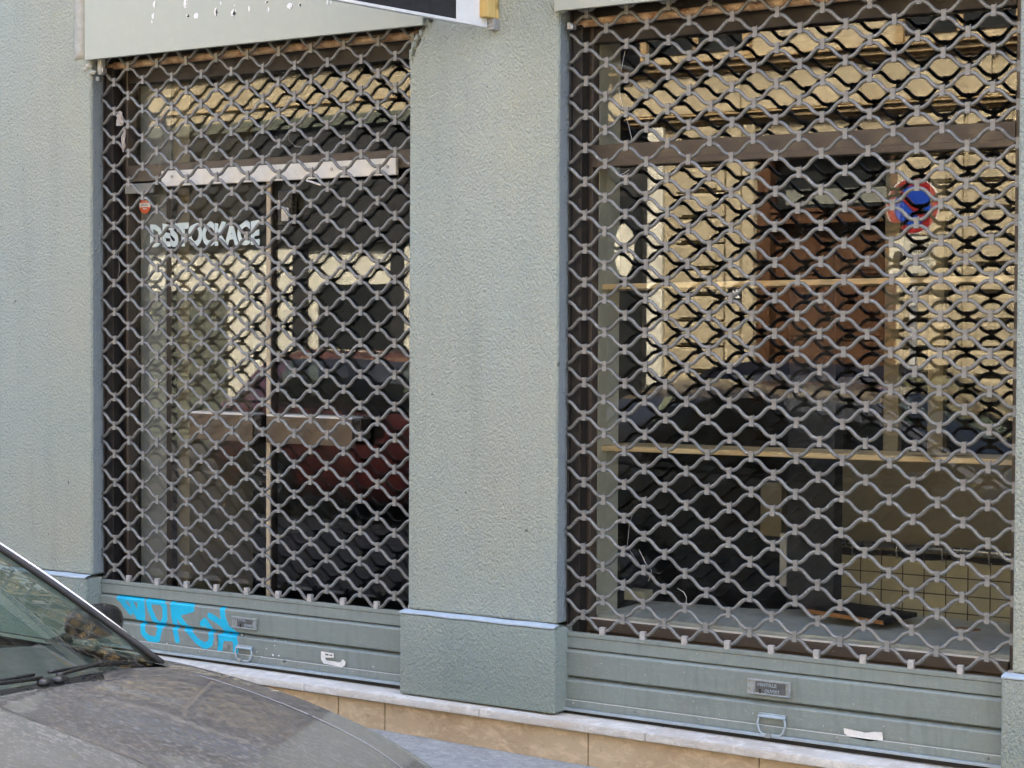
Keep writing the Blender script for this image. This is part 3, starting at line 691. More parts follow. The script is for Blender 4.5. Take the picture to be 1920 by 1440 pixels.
# plates, pull handles, latch, labels on the feet
def foot(sh, px, py, hx, hy, lx, ly, stick, seed):
    x, z = at(px, py, -.016)                            # lock plate: bottom-left corner
    W_, H_ = (.172, .056) if seed else (.14, .050)
    pl = MB().box(x, x+W_, -.0235, -.0125, z, z+H_).build('lock_plate', 'plate', sh, bevel=.0015)
    MB().box(x+.034, x+W_-.018, -.0239, -.0236, z+.008, z+H_-.008).build('recess_shade', 'recess_shade', pl)  # flat dark rectangle painting the shade of a recess behind the letters
    dt = MB()
    for a_ in ((x+.003, x+W_-.003, z+H_-.005, z+H_-.002), (x+.003, x+W_-.003, z+.002, z+.005), (x+W_-.005, x+W_-.002, z+.002, z+H_-.002)):
        dt.box(a_[0], a_[1], -.0262, -.0236, a_[2], a_[3])
    dt.obox((x+.022, -.0262, z+.005), (.002, 0, 0), (0, .0025, 0), (.012, 0, H_-.010))
    put_text(dt, 'VENTILLE' if seed else 'EVEIL', .017, lambda a_, b_, c_: (x+.040+a_*1.1, -.0250+c_, z+.032+b_), bold=.0002)
    put_text(dt, 'OUVERT', .016, lambda a_, b_, c_: (x+.072+a_*.95, -.0250+c_, z+.011+b_), bold=.0002)
    put_text(dt, 'SG', .015, lambda a_, b_, c_: (x+.005+a_, -.0250+c_, z+.026+b_), bold=.0002)
    dt.build('raised_lettering', 'rail_pale', pl)  # rim and letters paler, their highlight put into the colour
    MB().box(x+.050, x+.056, -.0265, -.0236, z+.006, z+.022).build('keyhole', 'ink', pl)
    x, z = at(hx, hy, -.016); W_ = .104 if seed else .088; q_ = W_/.07                 # pull handle
    hb_ = MB(); hb_.box(x, x+W_, -.0205, -.014, z, z+.011); hb_.obox((x-.002, -.029, z-.004), (W_+.004, 0, 0), (0, .011, .006), (0, -.003, .004))
    h = hb_.build('handle_base', 'rail_pale', sh, bevel=.001)
    pts = [(x+.002, -.024, z-.004), (x-.003, -.026, z-.016*q_), (x+.006, -.028, z-.036*q_), (x+.018, -.029, z-.043*q_), (x+W_-.018, -.029, z-.043*q_), (x+W_-.006, -.028, z-.036*q_), (x+W_+.003, -.026, z-.016*q_), (x+W_-.002, -.024, z-.004)]
    MB().tube(pts, .0042, 8).build('handle_ring', 'rail_pale', h, smooth=True)
    x, z = at(lx, ly, -.036)
    MB().prism([(x-.010, z), (x+.010, z), (x+.012, z+.014), (x-.006, z+.014)], 'y', -.046, -.0345).build('latch', 'plate', sh, bevel=.001)
foot(shL, 436, 1176, 445, 1213, 449, 1240, None, 0)
foot(shR, 1402, 1299, 1424, 1341, 1440, 1383, None, 1)
def poly_sticker(sh, pts, y=-.0178, mat='sticker', name='torn_sticker'):
    P_ = [at(px, py, y) for px, py in pts]
    return MB().prism(P_, 'y', y-.0007, y).build(name, mat, sh)
s1 = [(602, 1221), (626, 1225), (626, 1233), (609, 1233), (612, 1238), (638, 1242), (643, 1236), (648, 1241), (647, 1248), (641, 1251), (607, 1244), (602, 1236)]
ps = poly_sticker(shL, s1); poly_sticker(ps, [(610, 1226), (616, 1227), (616, 1229), (610, 1228)], -.0188, 'ink', 'print'); poly_sticker(ps, [(618, 1227), (623, 1228), (623, 1230), (618, 1229)], -.0188, 'ink', 'print')
poly_sticker(shR, [(1582, 1365), (1600, 1369), (1615, 1372), (1622, 1374), (1640, 1372), (1654, 1373), (1656, 1389), (1630, 1390), (1605, 1385), (1592, 1382), (1583, 1375)])
poly_sticker(shL, [(402, 1190), (409, 1190), (409, 1194), (406, 1195), (406, 1202), (409, 1203), (408, 1210), (401, 1209)], -.0180, 'plate', 'old_hasp')
poly_sticker(shL, [(419, 1207), (428, 1209), (428, 1217), (419, 1215)], -.0180, 'plate', 'old_hasp')
fk = MB(); sd = 100
for (px, py, r) in [(482, 1222, 2.2), (491, 1232, 2.6), (500, 1216, 2), (512, 1228, 3.8), (523, 1229, 3), (520, 1240, 2), (534, 1240, 4.5), (516, 1200, 1.8), (536, 1202, 1.6), (515, 1210, 1.5), (313, 1206, 2.5), (334, 1217, 1.5),
                    (700, 1250, 2), (724, 1267, 1.5), (454, 1191, 2.5), (462, 1193, 2), (1128, 1244, 1), (1143, 1258, .9), (1283, 1260, 1.2), (1544, 1361, 1.2), (1600, 1320, 1.3), (1657, 1362, 1.3), (1728, 1408, 1.5), (1412, 1337, 1.3), (1300, 1315, 1)]:
    x, z = at(px, py, -.0165); sd += 1; blob(fk, x, z, r*.0019, r*.0016, -.0185, -.0165, 9, .6, sd)
tag(fk.build('paint_fleck', 'white', shL), None) 
# scraps and threads caught in the grilles
def scrap(sh, px, py, rx, rz, seed, y=-.012):
    x, z = at(px, py, y)
    def fn(u, v):
        a_ = (u-.5)*2; b_ = (v-.5)*2; w_ = 1-.5*abs(b_)+.5*mnoise.noise(Vector((b_*2, seed, 0)))
        return (x+rx*a_*w_+.3*rx*mnoise.noise(Vector((b_*2, seed, 4)))*2, y+.010*mnoise.noise(Vector((a_*2, b_*2, seed))), z-rz*b_)
    return MB().grid(fn, 10, 16).build('caught_scrap', 'web', sh, smooth=True)
scrap(shL, 224, 222, .022, .034, 2.3); scrap(shL, 232, 262, .012, .055, 7.7)
def thread(sh, pts, r=.0008, y=.02):
    P_ = [(*[at(px, py, y)[0]], y, at(px, py, y)[1]) for px, py in pts]
    P_ = [(p[0], y, p[2]) for p in P_]
    MB().tube(P_, r, 4).build('hanging_thread', 'white', sh)
thread(shR, [(1172, 95), (1165, 130), (1159, 160), (1166, 195), (1178, 232), (1186, 268)])
thread(shR, [(1160, 328), (1170, 325), (1180, 318)]); thread(shR, [(1190, 950), (1180, 985), (1176, 1025), (1200, 1060)], .0006)
thread(shR, [(1198, 1030), (1210, 1055), (1222, 1070), (1216, 1090)], .0008); thread(shR, [(1270, 1103), (1282, 1110), (1287, 1120), (1286, 1135)], .001)
thread(shL, [(541, 235), (541, 262), (553, 274), (575, 277)], .0006); thread(shL, [(222, 470), (224, 505), (218, 540)], .0006)

# ------------------------------------------------------------------ projecting board over the pillar
pb = thing('projecting_sign', (-4.1, -.2, 1.18), 'black projecting board edged in white fixed with a timber batten above the pillar', 'sign')
ex, ez = at(911, 52, -.10); E0 = Vector((ex, -.10, ez))
ang = math.radians(8.2); dv = Vector((-math.sin(ang), -math.cos(ang), 0)); nv = Vector((math.cos(ang), -math.sin(ang), 0))
def bo(m, s0, s1, n0, n1, z0, z1): m.obox(E0+dv*s0+nv*n0+Vector((0, 0, z0)), dv*(s1-s0), nv*(n1-n0), Vector((0, 0, z1-z0)))
m = MB(); bo(m, .175, 1.0, -.010, .006, .012, .7); m.build('board_face', 'black', pb)
m = MB(); bo(m, 0, .174, -.011, .007, .012, .7); bo(m, 0, 1.0, -.013, .009, 0, .0115); m.build('white_edging', 'white', pb, bevel=.001)
x, z = at(894, 33, -.16)
MB().box(ex-.03, ex+.036, -.145, YF-.002, ez+.035, ez+.7).build('timber_batten', 'wood_v', pb, bevel=.002)
m = MB(); m.box(ex+.0005, ex+.036, -.098, -.0605, ez-.008, ez+.034); br = m.build('angle_bracket', 'galv', pb, bevel=.001)
m = MB()
for dx, dz in ((.008, .002), (.018, .002), (.028, .004), (.012, .016), (.024, .018)): m.add(*dome(ex+dx, -.098, ez+dz, .0022, .001, 8))
m.build('screw', 'ink', br)

# ------------------------------------------------------------------ ground
def slab(name, mat, x0, x1, y0, y1, off, kind='structure', lab=None, cat=None):
    n = 24
    m = MB().grid(lambda u, v: (x0+(x1-x0)*u, y0+(y1-y0)*v, pav(x0+(x1-x0)*u)+off), n, 4)
    return tag(m.build(name, mat), lab, cat, None, kind)
slab('pavement', 'asphalt', -26, 18, -2.35, -.1, 0)
slab('road', 'road', -26, 18, -8.0, -2.2, -.12)
slab('far_pavement', 'road', -26, 18, -10.9, -7.85, 0)
slab('ground', 'road', -60, 60, -60, 60, -.35)
def kerb(y0, y1):
    m = MB()
    for i in range(44):
        x0 = -26+i; x1 = x0+.99; a0, a1 = pav(x0)+.004, pav(x1)+.004
        m.add([(x0, y0, a0-.3), (x1, y0, a1-.3), (x1, y1, a1-.3), (x0, y1, a0-.3), (x0, y0, a0), (x1, y0, a1), (x1, y1, a1), (x0, y1, a0)],
              [(0, 3, 2, 1), (4, 5, 6, 7), (0, 1, 5, 4), (1, 2, 6, 5), (2, 3, 7, 6), (3, 0, 4, 7)])
    return tag(m.build('kerb', 'kerb', bevel=.01), None, None, None, 'structure')
kerb(-2.42, -2.28); kerb(-7.95, -7.8)

# ------------------------------------------------------------------ the building across the street (seen in the glass)
def atm(px, py, y): return at(px, py, 2*YG-y)           # a point seen mirrored in the shop glass
YO = -10.8
ob = thing('limestone_building', (-8, -14, -1.64), 'tan limestone building with a brown door, mirrored in the display window', 'building')
DX0, DX1 = -8.32, -7.05
fb_ = MB()
def wall(m, x0, x1, z0, z1, y=YO, th=.4): m.box(x0, x1, y-th, y, z0, z1)
wall(fb_, -9.50, DX0-.14, -1.9, 5.5); wall(fb_, DX1+.10, 9, -1.9, 5.5); wall(fb_, DX0-.1395, DX1+.0995, 1.86, 5.5)
wall(fb_, -10.9, -9.5005, 2.1, 5.5)
fb_.build('limestone_wall', 'facade_stone', ob)
cm = MB()
for z0, z1, d in ((2.60, 2.64, .05), (2.6405, 2.70, .10), (2.7005, 2.73, .14), (2.08, 2.11, .05), (2.1105, 2.16, .09), (2.1605, 2.18, .12), (4.4, 4.55, .15), (5.0, 5.5, .3)):
    cm.box(-10.9, 9, YO+.0015, YO+d, z0, z1)
cm.build('string_course', 'facade_dark', ob, bevel=.006)
rb = MB(); r_ = random.Random(5)
def courses(x0, x1, d, xin):
    z = -1.75; i = 0
    while z < 2.0:
        h = .262; rb.box(x0, x1, YO+.001, YO+d, z+.009, min(z+h-.009, 2.06))
        if xin and i % 1 == 0: rb.box(x0+xin, x1-xin, YO+d+.0005, YO+d+.03, z+.03, min(z+h-.03, 2.04))
        z += h; i += 1
courses(-9.36, -8.80, .05, .08); courses(-6.95, -6.30, .05, .09); courses(-6.26, -5.72, .035, .1); courses(-5.66, -5.0, .05, .09); courses(-4.9, 6, .05, 0)
for x0, x1 in ((-8.78, -8.62), (-8.60, -8.47)): rb.box(x0, x1, YO+.001, YO+.04, -1.75, 2.06)
z = 2.2
rb.build('rusticated_block', 'facade_stone', ob, bevel=.008, seg=1)
up_ = MB()
for x0 in (-9.9, -8.6, -7.3, -6.0, -4.7, -3.4, -2.1): up_.box(x0+.02, x0+1.26, YO+.001, YO+.03, 2.2, 2.58)
up_.build('frieze_panel', 'facade_stone', ob, bevel=.006)
for i, x0 in enumerate((-9.7, -6.9, -4.3, -1.6, 1.0)):
    wn = MB().box(x0, x0+1.1, YO+.0012, YO+.012, 2.82, 4.2).build('upper_window', 'dark_glassy', ob)
    fr_ = MB(); fr_.box(x0-.08, x0-.0005, YO+.001, YO+.07, 2.75, 4.3); fr_.box(x0+1.1005, x0+1.18, YO+.001, YO+.07, 2.75, 4.3); fr_.box(x0, x0+1.1, YO+.001, YO+.07, 4.2005, 4.3)
    fr_.box(x0+.52, x0+.58, YO+.0125, YO+.03, 2.82, 4.2); fr_.build('window_frame', 'facade_dark', wn)
# the brown door
dr = MB(); yd = YO-.18
dr.box(DX0-.139, DX0, yd, YO-.02, -1.7, 1.859); dr.box(DX1, DX1+.0985, yd, YO-.02, -1.7, 1.859); dr.box(DX0+.0005, DX1-.0005, yd, YO-.06, 1.72, 1.859)
dr.box(DX0+.0005, DX1-.0005, yd, YO-.03, 1.05, 1.16); dr.box(DX0+.0005, DX1-.0005, yd, YO-.01, 1.1605, 1.20)
door = dr.build('entrance_door', 'door_wood', ob, bevel=.006)
MB().box(DX0, DX1, yd-.03, yd-.005, 1.2005, 1.719).build('transom_glass', 'dark_glassy', door)
MB().box(DX0+.1, DX1-.1, yd-.004, yd+.004, 1.25, 1.40).build('pale_transom_pane', 'transom_pale', door)
for (x0, x1) in ((DX0+.002, (DX0+DX1)/2-.004), ((DX0+DX1)/2+.004, DX1-.002)):
    m = MB().box(x0, x1, yd-.02, yd+.02, -1.7, 1.0495)
    for (za, zb) in ((.55, .98), (-.1, .45), (-.62, -.2), (-1.5, -.72)):
        m.box(x0+.10, x1-.10, yd+.0205, yd+.034, za, zb); m.box(x0+.14, x1-.14, yd+.0345, yd+.045, za+.04, zb-.04)
    m.build('door_panel', 'door_wood', door, bevel=.004)
MB().tube([((DX0+DX1)/2+.05, yd+.06, -.7), ((DX0+DX1)/2+.05, yd+.06, -.5)], .012, 8).build('door_handle', 'chrome', door)
# house number plate 28
x, z = -8.60, .36
npl = MB().box(-8.75, -8.60, YO+.041, YO+.05, .30, .42).build('number_plate', 'ink', ob, bevel=.002)
m = MB()
put_text(m, '28', .12, lambda a_, b_, c_: (-8.608-a_, YO+.0505+c_, .318+b_), bold=.003); m.build('number', 'white', npl)
MB().box(-9.68, -9.50, YO-.1, YO+.06, -1.75, 2.08).build('white_pier', 'ivory', ob)
# dark shop beside it
s2 = thing('dark_shopfront', (-10.3, -11, -1.64), 'dark shop window with an oval pale sticker, mirrored beside the stone pilaster', 'shopfront')
m = MB(); wall(m, -12.3, -9.70, -1.9, 2.095, YO-.05, .3); m.build('frame', 'charcoal', s2)
MB().box(-12.2, -9.80, YO-.048, YO-.03, -.9, 1.4).build('pane', 'dark_glassy', s2)
m = MB(); m.prism([(-10.0+.12*math.cos(t*PI/12), .83+.28*math.sin(t*PI/12)) for t in range(24)], 'y', YO-.03, YO-.02); m.build('oval_poster', 'ivory', s2)
# pale shop across, mirrored in the glass door
s1_ = thing('pale_shopfront', (-14.5, -11, -1.64), 'pale shopfront under a charcoal fascia, mirrored in the glass door', 'shopfront')
m = MB(); wall(m, -24, -12.31, 2.46, 5.5); m.build('limestone_wall', 'facade_stone', s1_)
m = MB()
for z0, z1, d in ((3.0, 3.03, .05), (3.04, 3.09, .09), (3.10, 3.16, .14), (2.6, 2.62, .03), (5.0, 5.5, .3)): m.box(-24, -12.31, YO+.0015, YO+d, z0, z1)
m.build('string_course', 'facade_dark', s1_, bevel=.005)
MB().box(-24, -12.31, YO-.05, YO+.10, 2.32, 2.455).build('olive_beam', 'olive', s1_, bevel=.01)
MB().box(-24, -12.31, YO-.3, YO+.05, .98, 2.3195).build('charcoal_fascia', 'charcoal', s1_)
m = MB(); wall(m, -24, -17.2, -1.9, .979, YO, .2); wall(m, -15.52, -14.50, -1.9, .979, YO-.0, .2); wall(m, -14.30, -14.16, -1.9, .979, YO-.05, .1); wall(m, -12.86, -12.31, -1.9, .979, YO, .2)
m.build('pale_pier', 'ivory', s1_)
m = MB(); m.box(-14.4995, -14.301, YO-.08, YO+.01, -1.9, .979); m.box(-13.05, -12.861, YO-.08, YO+.01, -1.9, .979); m.build('dark_post', 'charcoal', s1_)
MB().box(-17.19, -15.53, YO-.1, YO-.03, .44, .978).build('white_blind', 'ivory', s1_)
m = MB()
for i in range(20): m.box(-17.19, -15.53, YO-.1, YO-.05+(.012 if i % 2 else 0), -1.9+i*.117, -1.9+i*.117+.115)
m.build('roller_door', 'olive', s1_)
MB().box(-14.159, -13.051, YO-.12, YO-.06, .50, .978).build('white_blind', 'ivory', s1_)
pn = MB().box(-14.159, -13.051, YO-.12, YO-.07, -1.9, .4995).build('pane', 'dark_glassy', s1_)
m = MB(); m.box(-12.309, -12.301, YO-.05, YO+.02, -1.9, 2.095); m.build('edge_trim', 'charcoal', s1_)
for o_, x0, x1 in ((ob, -10.9, 9), (s1_, -24, -10.91)):
    MB().box(x0, x1, YO-8, YO-.42, 5.1, 5.49).build('roof', 'roofing', o_)
    MB().box(x0, x1, YO-8, YO-7.8, -1.9, 5.09).build('rear_wall', 'facade_dark', o_)
    MB().box(x0, x1, YO-.9, YO-.7, -1.9, 5.09).build('inner_wall', 'facade_dark', o_)

# no-parking sign on its pole, facing the shop
def sy(y): return y
sx, sz = atm(1712, 386, -8.2)
sg = thing('no_parking_sign', (sx, -8.2, pav(sx)), 'round red and blue no parking sign with a white time plate, on a stickered pole', 'traffic sign')
MB().tube([(sx, -8.24, pav(sx)), (sx, -8.24, sz+.2)], .03, 14).build('pole', 'galv', sg, smooth='auto')
m = MB()
r_ = random.Random(9)
for i in range(14):
    z = -1.0+i*.12; m.box(sx-.024, sx+.024, -8.212, -8.2085, z, z+.03+.06*r_.random())
m.build('pole_sticker', 'sticker', sg)
R_ = .228
pl = MB().disc((sx, sz), R_, -8.20, -8.19, 40).build('sign_disc', 'white', sg)
MB().disc((sx, sz), R_*.965, -8.1895, -8.187, 40).build('red_ring', 'red_paint', pl)
MB().disc((sx, sz), R_*.70, -8.1865, -8.184, 40).build('blue_field', 'blue_paint', pl)
a_ = math.radians(45); L_ = R_*.72; w_ = .026; q = math.cos(a_)
MB().prism([(sx-L_*q-w_*q, sz+L_*q-w_*q), (sx-L_*q+w_*q, sz+L_*q+w_*q), (sx+L_*q+w_*q, sz-L_*q+w_*q), (sx+L_*q-w_*q, sz-L_*q-w_*q)], 'y', -8.1835, -8.181).build('red_slash', 'red_paint', pl)
px0, pz0 = sx-.20, .50-.02
tp = MB().box(sx-.20, sx+.20, -8.20, -8.192, .46, .76).build('time_plate', 'ivory', sg, bevel=.012, seg=3)
m = MB()
for i, (s, c_) in enumerate((('SAUF', .04), ('LIVRAISONS', .036), ('DE 7h30 A 9h', .036), ('LIVR. A', .034), ('TOUTES LES', .034), ('30 min', .036))):
    put_text(m, s, .038, lambda a_, b_, c__, i=i: (sx+.185-a_, -8.1915+c__, .715-i*.043+b_), bold=.001)
m.build('plate_text', 'ink', tp)
m = MB().disc((sx-.12, .60), .045, -8.1915, -8.19, 20).build('disc_symbol', 'ink', tp)

# ------------------------------------------------------------------ cars
def lerp(a, b, t): return a+(b-a)*t
def curve(pts, x):
    n = len(pts)
    if x <= pts[0][0]: return pts[0][1]
    if x >= pts[-1][0]: return pts[-1][1]
    def slope(i):
        if i == 0: return (pts[1][1]-pts[0][1])/(pts[1][0]-pts[0][0])
        if i == n-1: return (pts[-1][1]-pts[-2][1])/(pts[-1][0]-pts[-2][0])
        return (pts[i+1][1]-pts[i-1][1])/(pts[i+1][0]-pts[i-1][0])
    for i in range(n-1):
        (x0, y0), (x1, y1) = pts[i], pts[i+1]
        if x <= x1:
            h = x1-x0; t = (x-x0)/h; m0, m1 = slope(i)*h, slope(i+1)*h
            return (2*t**3-3*t*t+1)*y0+(t**3-2*t*t+t)*m0+(3*t*t-2*t**3)*y1+(t**3-t*t)*m1
def car(name, loc, flip, paint, label, P):
    """local x forward, y lateral, z above the road; flip = -1 turns the car round"""
    X0, Y0_, Zr = loc
    c = thing(name, (X0, Y0_, Zr), label, 'car')
    L2, W2 = P['L'], P['W']
    def wp(x, y, z): return (X0+flip*x, Y0_+flip*y, Zr+z+P.get('slope', -.018)*flip*x)
    # x = 0 at the nose, negative towards the rear
    halfw = lambda x: W2*curve(P['w'], x)
    top = lambda x: curve(P['top'], x); sh_ = lambda x: curve(P['sh'], x)
    sill = lambda x: curve(P['sill'], x)
    wheels = P['wheels']; RW = P['rw']+.035
    def prof(x, v):
        """v 0..1 from the sill over the flank and shoulder to the centre line"""
        w, s, t, b = halfw(x), sh_(x), top(x), sill(x)
        if v < .5:
            q = v/.5
            ys = [(0, .93), (.12, .985), (.4, 1.0), (.66, .992), (.74, .985), (.80, .986), (.93, .972), (1, .93)]
            yy = w*curve2(ys, q); zz = lerp(b, s, q)
        else:
            q = (v-.5)/.5; yy = w*.93*(1-q)
            zz = s+(t-s)*(1-(1-q)**2.3)+P.get('ridge', 0)*math.exp(-((1-q)*.93*w/.022))*(1 if x > P['cowl']-.2 else 0)
        return yy, zz
    def curve2(pts, x):
        for (x0, y0), (x1, y1) in zip(pts, pts[1:]):
            if x <= x1: return y0+(y1-y0)*(x-x0)/(x1-x0)
        return pts[-1][1]
    NX, NV = 110, 44
    body = MB(); grid = {}; flag = {}
    for side in (1, -1):
        for i in range(NX+1):
            q = i/NX; x = -L2*q
            for j in range(NV+1):
                y, z = prof(x, j/NV); ins = False; xx = x
                if j/NV < .5:
                    for wx in wheels:
                        d = math.hypot(x-wx, z-P['rw'])
                        if d < RW:
                            ins = True; k = RW/max(d, 1e-3); xx = wx+(x-wx)*k; z = P['rw']+(z-P['rw'])*k
                grid[side, i, j] = len(body.v); flag[side, i, j] = ins; body.v.append(wp(xx, side*y, z))
        for i in range(NX):
            for j in range(NV):
                ks = [(side, i, j), (side, i+1, j), (side, i+1, j+1), (side, i, j+1)]
                if all(flag[k] for k in ks): continue
                xm = -L2*(i+.5)/NX
                if j/NV >= .5+.02 and P['rear_glass_base'] < xm < P['cowl']-.05 and j/NV > .56: continue
                body.f.append(tuple(grid[k] for k in ks))
    # close nose and tail
    for i in (0, NX):
        for j in range(NV):
            body.f.append((grid[1, i, j], grid[1, i, j+1], grid[-1, i, j+1], grid[-1, i, j]))
    bo_ = body.build('body', paint, c, smooth='auto')
    # bonnet panel, 4 mm proud, with a gap all round
    hl = P['hoodline']
    def hood(u, v):
        x = lerp(P['cowl']+.012, P['hood_front'], u); wl = curve(hl, x); y = wl*(2*v-1)
        w = halfw(x)*.93; q = 1-abs(y)/w; _, z = prof(x, .5+.5*max(0, min(1, q)))
        e = min(1, (1-abs(2*v-1))*30, u*25 if u < .5 else (1-u)*25)
        return wp(x, y, z-.004+.011*math.sqrt(max(0, e))*(1 if e < 1 else 1))
    hd = MB().grid(hood, 50, 140).build('bonnet', paint, c, smooth=True)
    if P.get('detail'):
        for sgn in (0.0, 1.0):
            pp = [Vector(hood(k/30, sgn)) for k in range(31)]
            MB().tube([tuple(p+Vector((0, (.003 if (sgn > .5) == (flip > 0) else -.003), .006))) for p in pp], .0010, 6).build('bonnet_edge_highlight', 'rim', hd, smooth=True)  # thin pale tube standing in for the highlight on the bonnet edge
    # greenhouse: ring at the belt and ring at the roof edge
    G = P['green']; secs = G['secs']; lo = G['lo']; hi = G['hi']
    def ring(tab, t):                                   # piecewise over the half outline, t 0..1
        for (t0, p0), (t1, p1) in zip(tab, tab[1:]):
            if t <= t1+1e-9:
                q = (t-t0)/(t1-t0); return tuple(lerp(a_, b_, q) for a_, b_ in zip(p0, p1))
        return tab[-1][1]
    def gp(side, t, v, off=0.):
        a_ = ring(lo, t); b_ = ring(hi, t); bul = .035*math.sin(PI*v)
        x, y, z = (lerp(a_[k], b_[k], v) for k in range(3))
        if t < secs[0][1]: x += bul*.9
        elif t > secs[-1][0]: x -= bul
        else: y += bul
        z += (off*.6); y += off*.6 if secs[0][1] < t < secs[-1][0] else 0; x += off if t < secs[0][1] else (-off if t > secs[-1][0] else 0)
        return wp(x, side*y, z)
    for (t0, t1, nm, mt) in secs:
        if P.get('detail') and mt == 'tint_glass': mt = 'car_glass'
        for side in (1, -1):
            if nm in ('windscreen', 'rear_window') and side == -1: continue
            if nm in ('windscreen', 'rear_window'):
                m = MB().grid(lambda u, v: gp(1 if u < .5 else -1, t0+(t1-t0)*abs(2*u-1) if nm == 'windscreen' else t1-(t1-t0)*abs(2*u-1), v), 32, 14)
            else:
                m = MB().grid(lambda u, v: gp(side, t0+(t1-t0)*u, v), 8, 10)
            m.build(nm, paint if mt == 'paint' else mt, c, smooth=True)
    # roof cap
    zc = P['roof']
    m = MB()
    hx = [ring(hi, i/48) for i in range(49)]
    def roof(u, v):
        p = hx[int(round(u*48))]; q = v; xm = p[0]; yy = p[1]*(1-q); zz = p[2]+(zc-p[2])*(1-(1-q)**2) if True else 0
        return (xm, yy, zz)
    xs_ = sorted(set([p[0] for p in hx]))
    front = max(p[0] for p in hx); rear = min(p[0] for p in hx)
    # outline of the half roof as y(x)
    def roofy(x):
        best = 0
        for p0, p1 in zip(hx, hx[1:]):
            if min(p0[0], p1[0])-1e-6 <= x <= max(p0[0], p1[0])+1e-6:
                d = p1[0]-p0[0]; q = 0 if abs(d) < 1e-6 else (x-p0[0])/d
                y = lerp(p0[1], p1[1], q)
                if y >= best: best = y; zz = lerp(p0[2], p1[2], q)
        return best, (zz if best > 0 else hx[0][2])
    def rf(u, v):
        x = lerp(rear+1e-4, front-1e-4, u); y0, z0_ = roofy(x); s = 2*v-1
        zz = z0_+(zc-z0_)*(1-abs(s)**2.4)*min(1, .3+4*min(u, 1-u))
        return wp(x, s*y0, zz)
    m.grid(rf, 60, 24).build('roof', paint, c, smooth=True)
    # rubber and bright trims along the windscreen pillar and the belt
    tA = secs[0][1]
    for side in (1, -1):
        if P.get('detail'):
            MB().tube([gp(side, tA-.004, v/12, .006) for v in range(13)], .0085, 8).build('windscreen_seal', 'rubber', c, smooth=True)
            MB().tube([gp(side, tA+.012, v/12, .010) for v in range(13)], .006, 8).build('pillar_trim', 'chrome', c, smooth=True)
        MB().tube([gp(side, lerp(secs[1][1], secs[-1][0], k/20), .0, .006) for k in range(21)], .012, 6).build('belt_trim', 'rubber', c, smooth=True)
        mx_, my_, mz_ = P['mirror']
        m = MB()
        def mir(u, v):
            t, ph = 2*PI*u, PI*v; sx_, sy_, sz_ = math.sin(ph)*math.cos(t), math.cos(ph), math.sin(ph)*math.sin(t)
            f = lambda k: math.copysign(abs(k)**.7, k)
            return wp(mx_+.045*f(sx_), side*(my_+.085*f(sy_)), mz_+.05*f(sz_)*(1 if sz_ > 0 else .75))
        m.grid(mir, 24, 16); mo = m.build('door_mirror', 'black_gloss' if P.get('blackmirror') else paint, c, smooth=True)
        m = MB(); m.tube([wp(mx_, side*(my_-.09), mz_-.03), wp(mx_-.01, side*(my_-.2), mz_-.05)], .02, 8).build('mirror_arm', 'black_gloss', mo)
    # wheels
    for wx in wheels:
        for side in (1, -1):
            m = MB(); yo = halfw(wx)*.985; rw = P['rw']
            tp_ = [(rw*.62, 0), (rw*.93, 0), (rw, .02), (rw, .17), (rw*.93, .19), (rw*.62, .19)]
            m.grid(lambda u, v: (lambda r__, d: wp(wx+r__*math.cos(2*PI*u), side*(yo-d), rw+r__*math.sin(2*PI*u)))(*tp_[int(round(v*5))]), 32, 5)
            ty = m.build('wheel', 'tyre', c, smooth='auto')
            m = MB(); m.grid(lambda u, v: wp(wx+rw*.64*v*math.cos(2*PI*u), side*(yo-.035+.02*v), rw+rw*.64*v*math.sin(2*PI*u)), 32, 3)
            for k in range(5):
                t = 2*PI*k/5; dx, dz = math.cos(t), math.sin(t)
                m.tube([wp(wx+.03*dx, side*(yo-.02), rw+.03*dz), wp(wx+rw*.6*dx, side*(yo-.008), rw+rw*.6*dz)], .02, 6)
            m.build('rim', 'rim', ty, smooth='auto')
    m = MB(); m.add([wp(x, y, z) for x, y, z in ((-.25, -W2+.2, .2), (-.25, W2-.2, .2), (-L2+.2, W2-.2, .2), (-L2+.2, -W2+.2, .2), (-.25, -W2+.2, .5), (-.25, W2-.2, .5), (-L2+.2, W2-.2, .5), (-L2+.2, -W2+.2, .5))],
                    [(0, 3, 2, 1), (4, 5, 6, 7), (0, 1, 5, 4), (1, 2, 6, 5), (2, 3, 7, 6), (3, 0, 4, 7)])
    m.build('underbody', 'rubber', c)
    # lamps, bumper grille, number plates
    for side in (1, -1):
        m = MB(); m.grid(lambda u, v: (lambda y, z: wp(.012-.13*u**1.5*1.0, side*y, z))(lerp(halfw(-.02)*.55, halfw(-.02)*.97, u), lerp(.58, .70, v)), 10, 6)
        m.build('headlight', 'headlight', c, smooth=True)
        m = MB(); m.grid(lambda u, v: (lambda y, z: wp(-L2-.012+.10*u**2, side*y, z))(lerp(halfw(-L2)*.6, halfw(-L2)*.98, u), lerp(.72, .95, v)), 10, 6)
        m.build('tail_light', 'taillight', c, smooth=True)
    m = MB()
    for k in range(5): m.tube([wp(.012, -.4, .36+k*.035), wp(.012, .4, .36+k*.035)], .01, 6)
    m.build('front_grille', 'black_gloss', c)
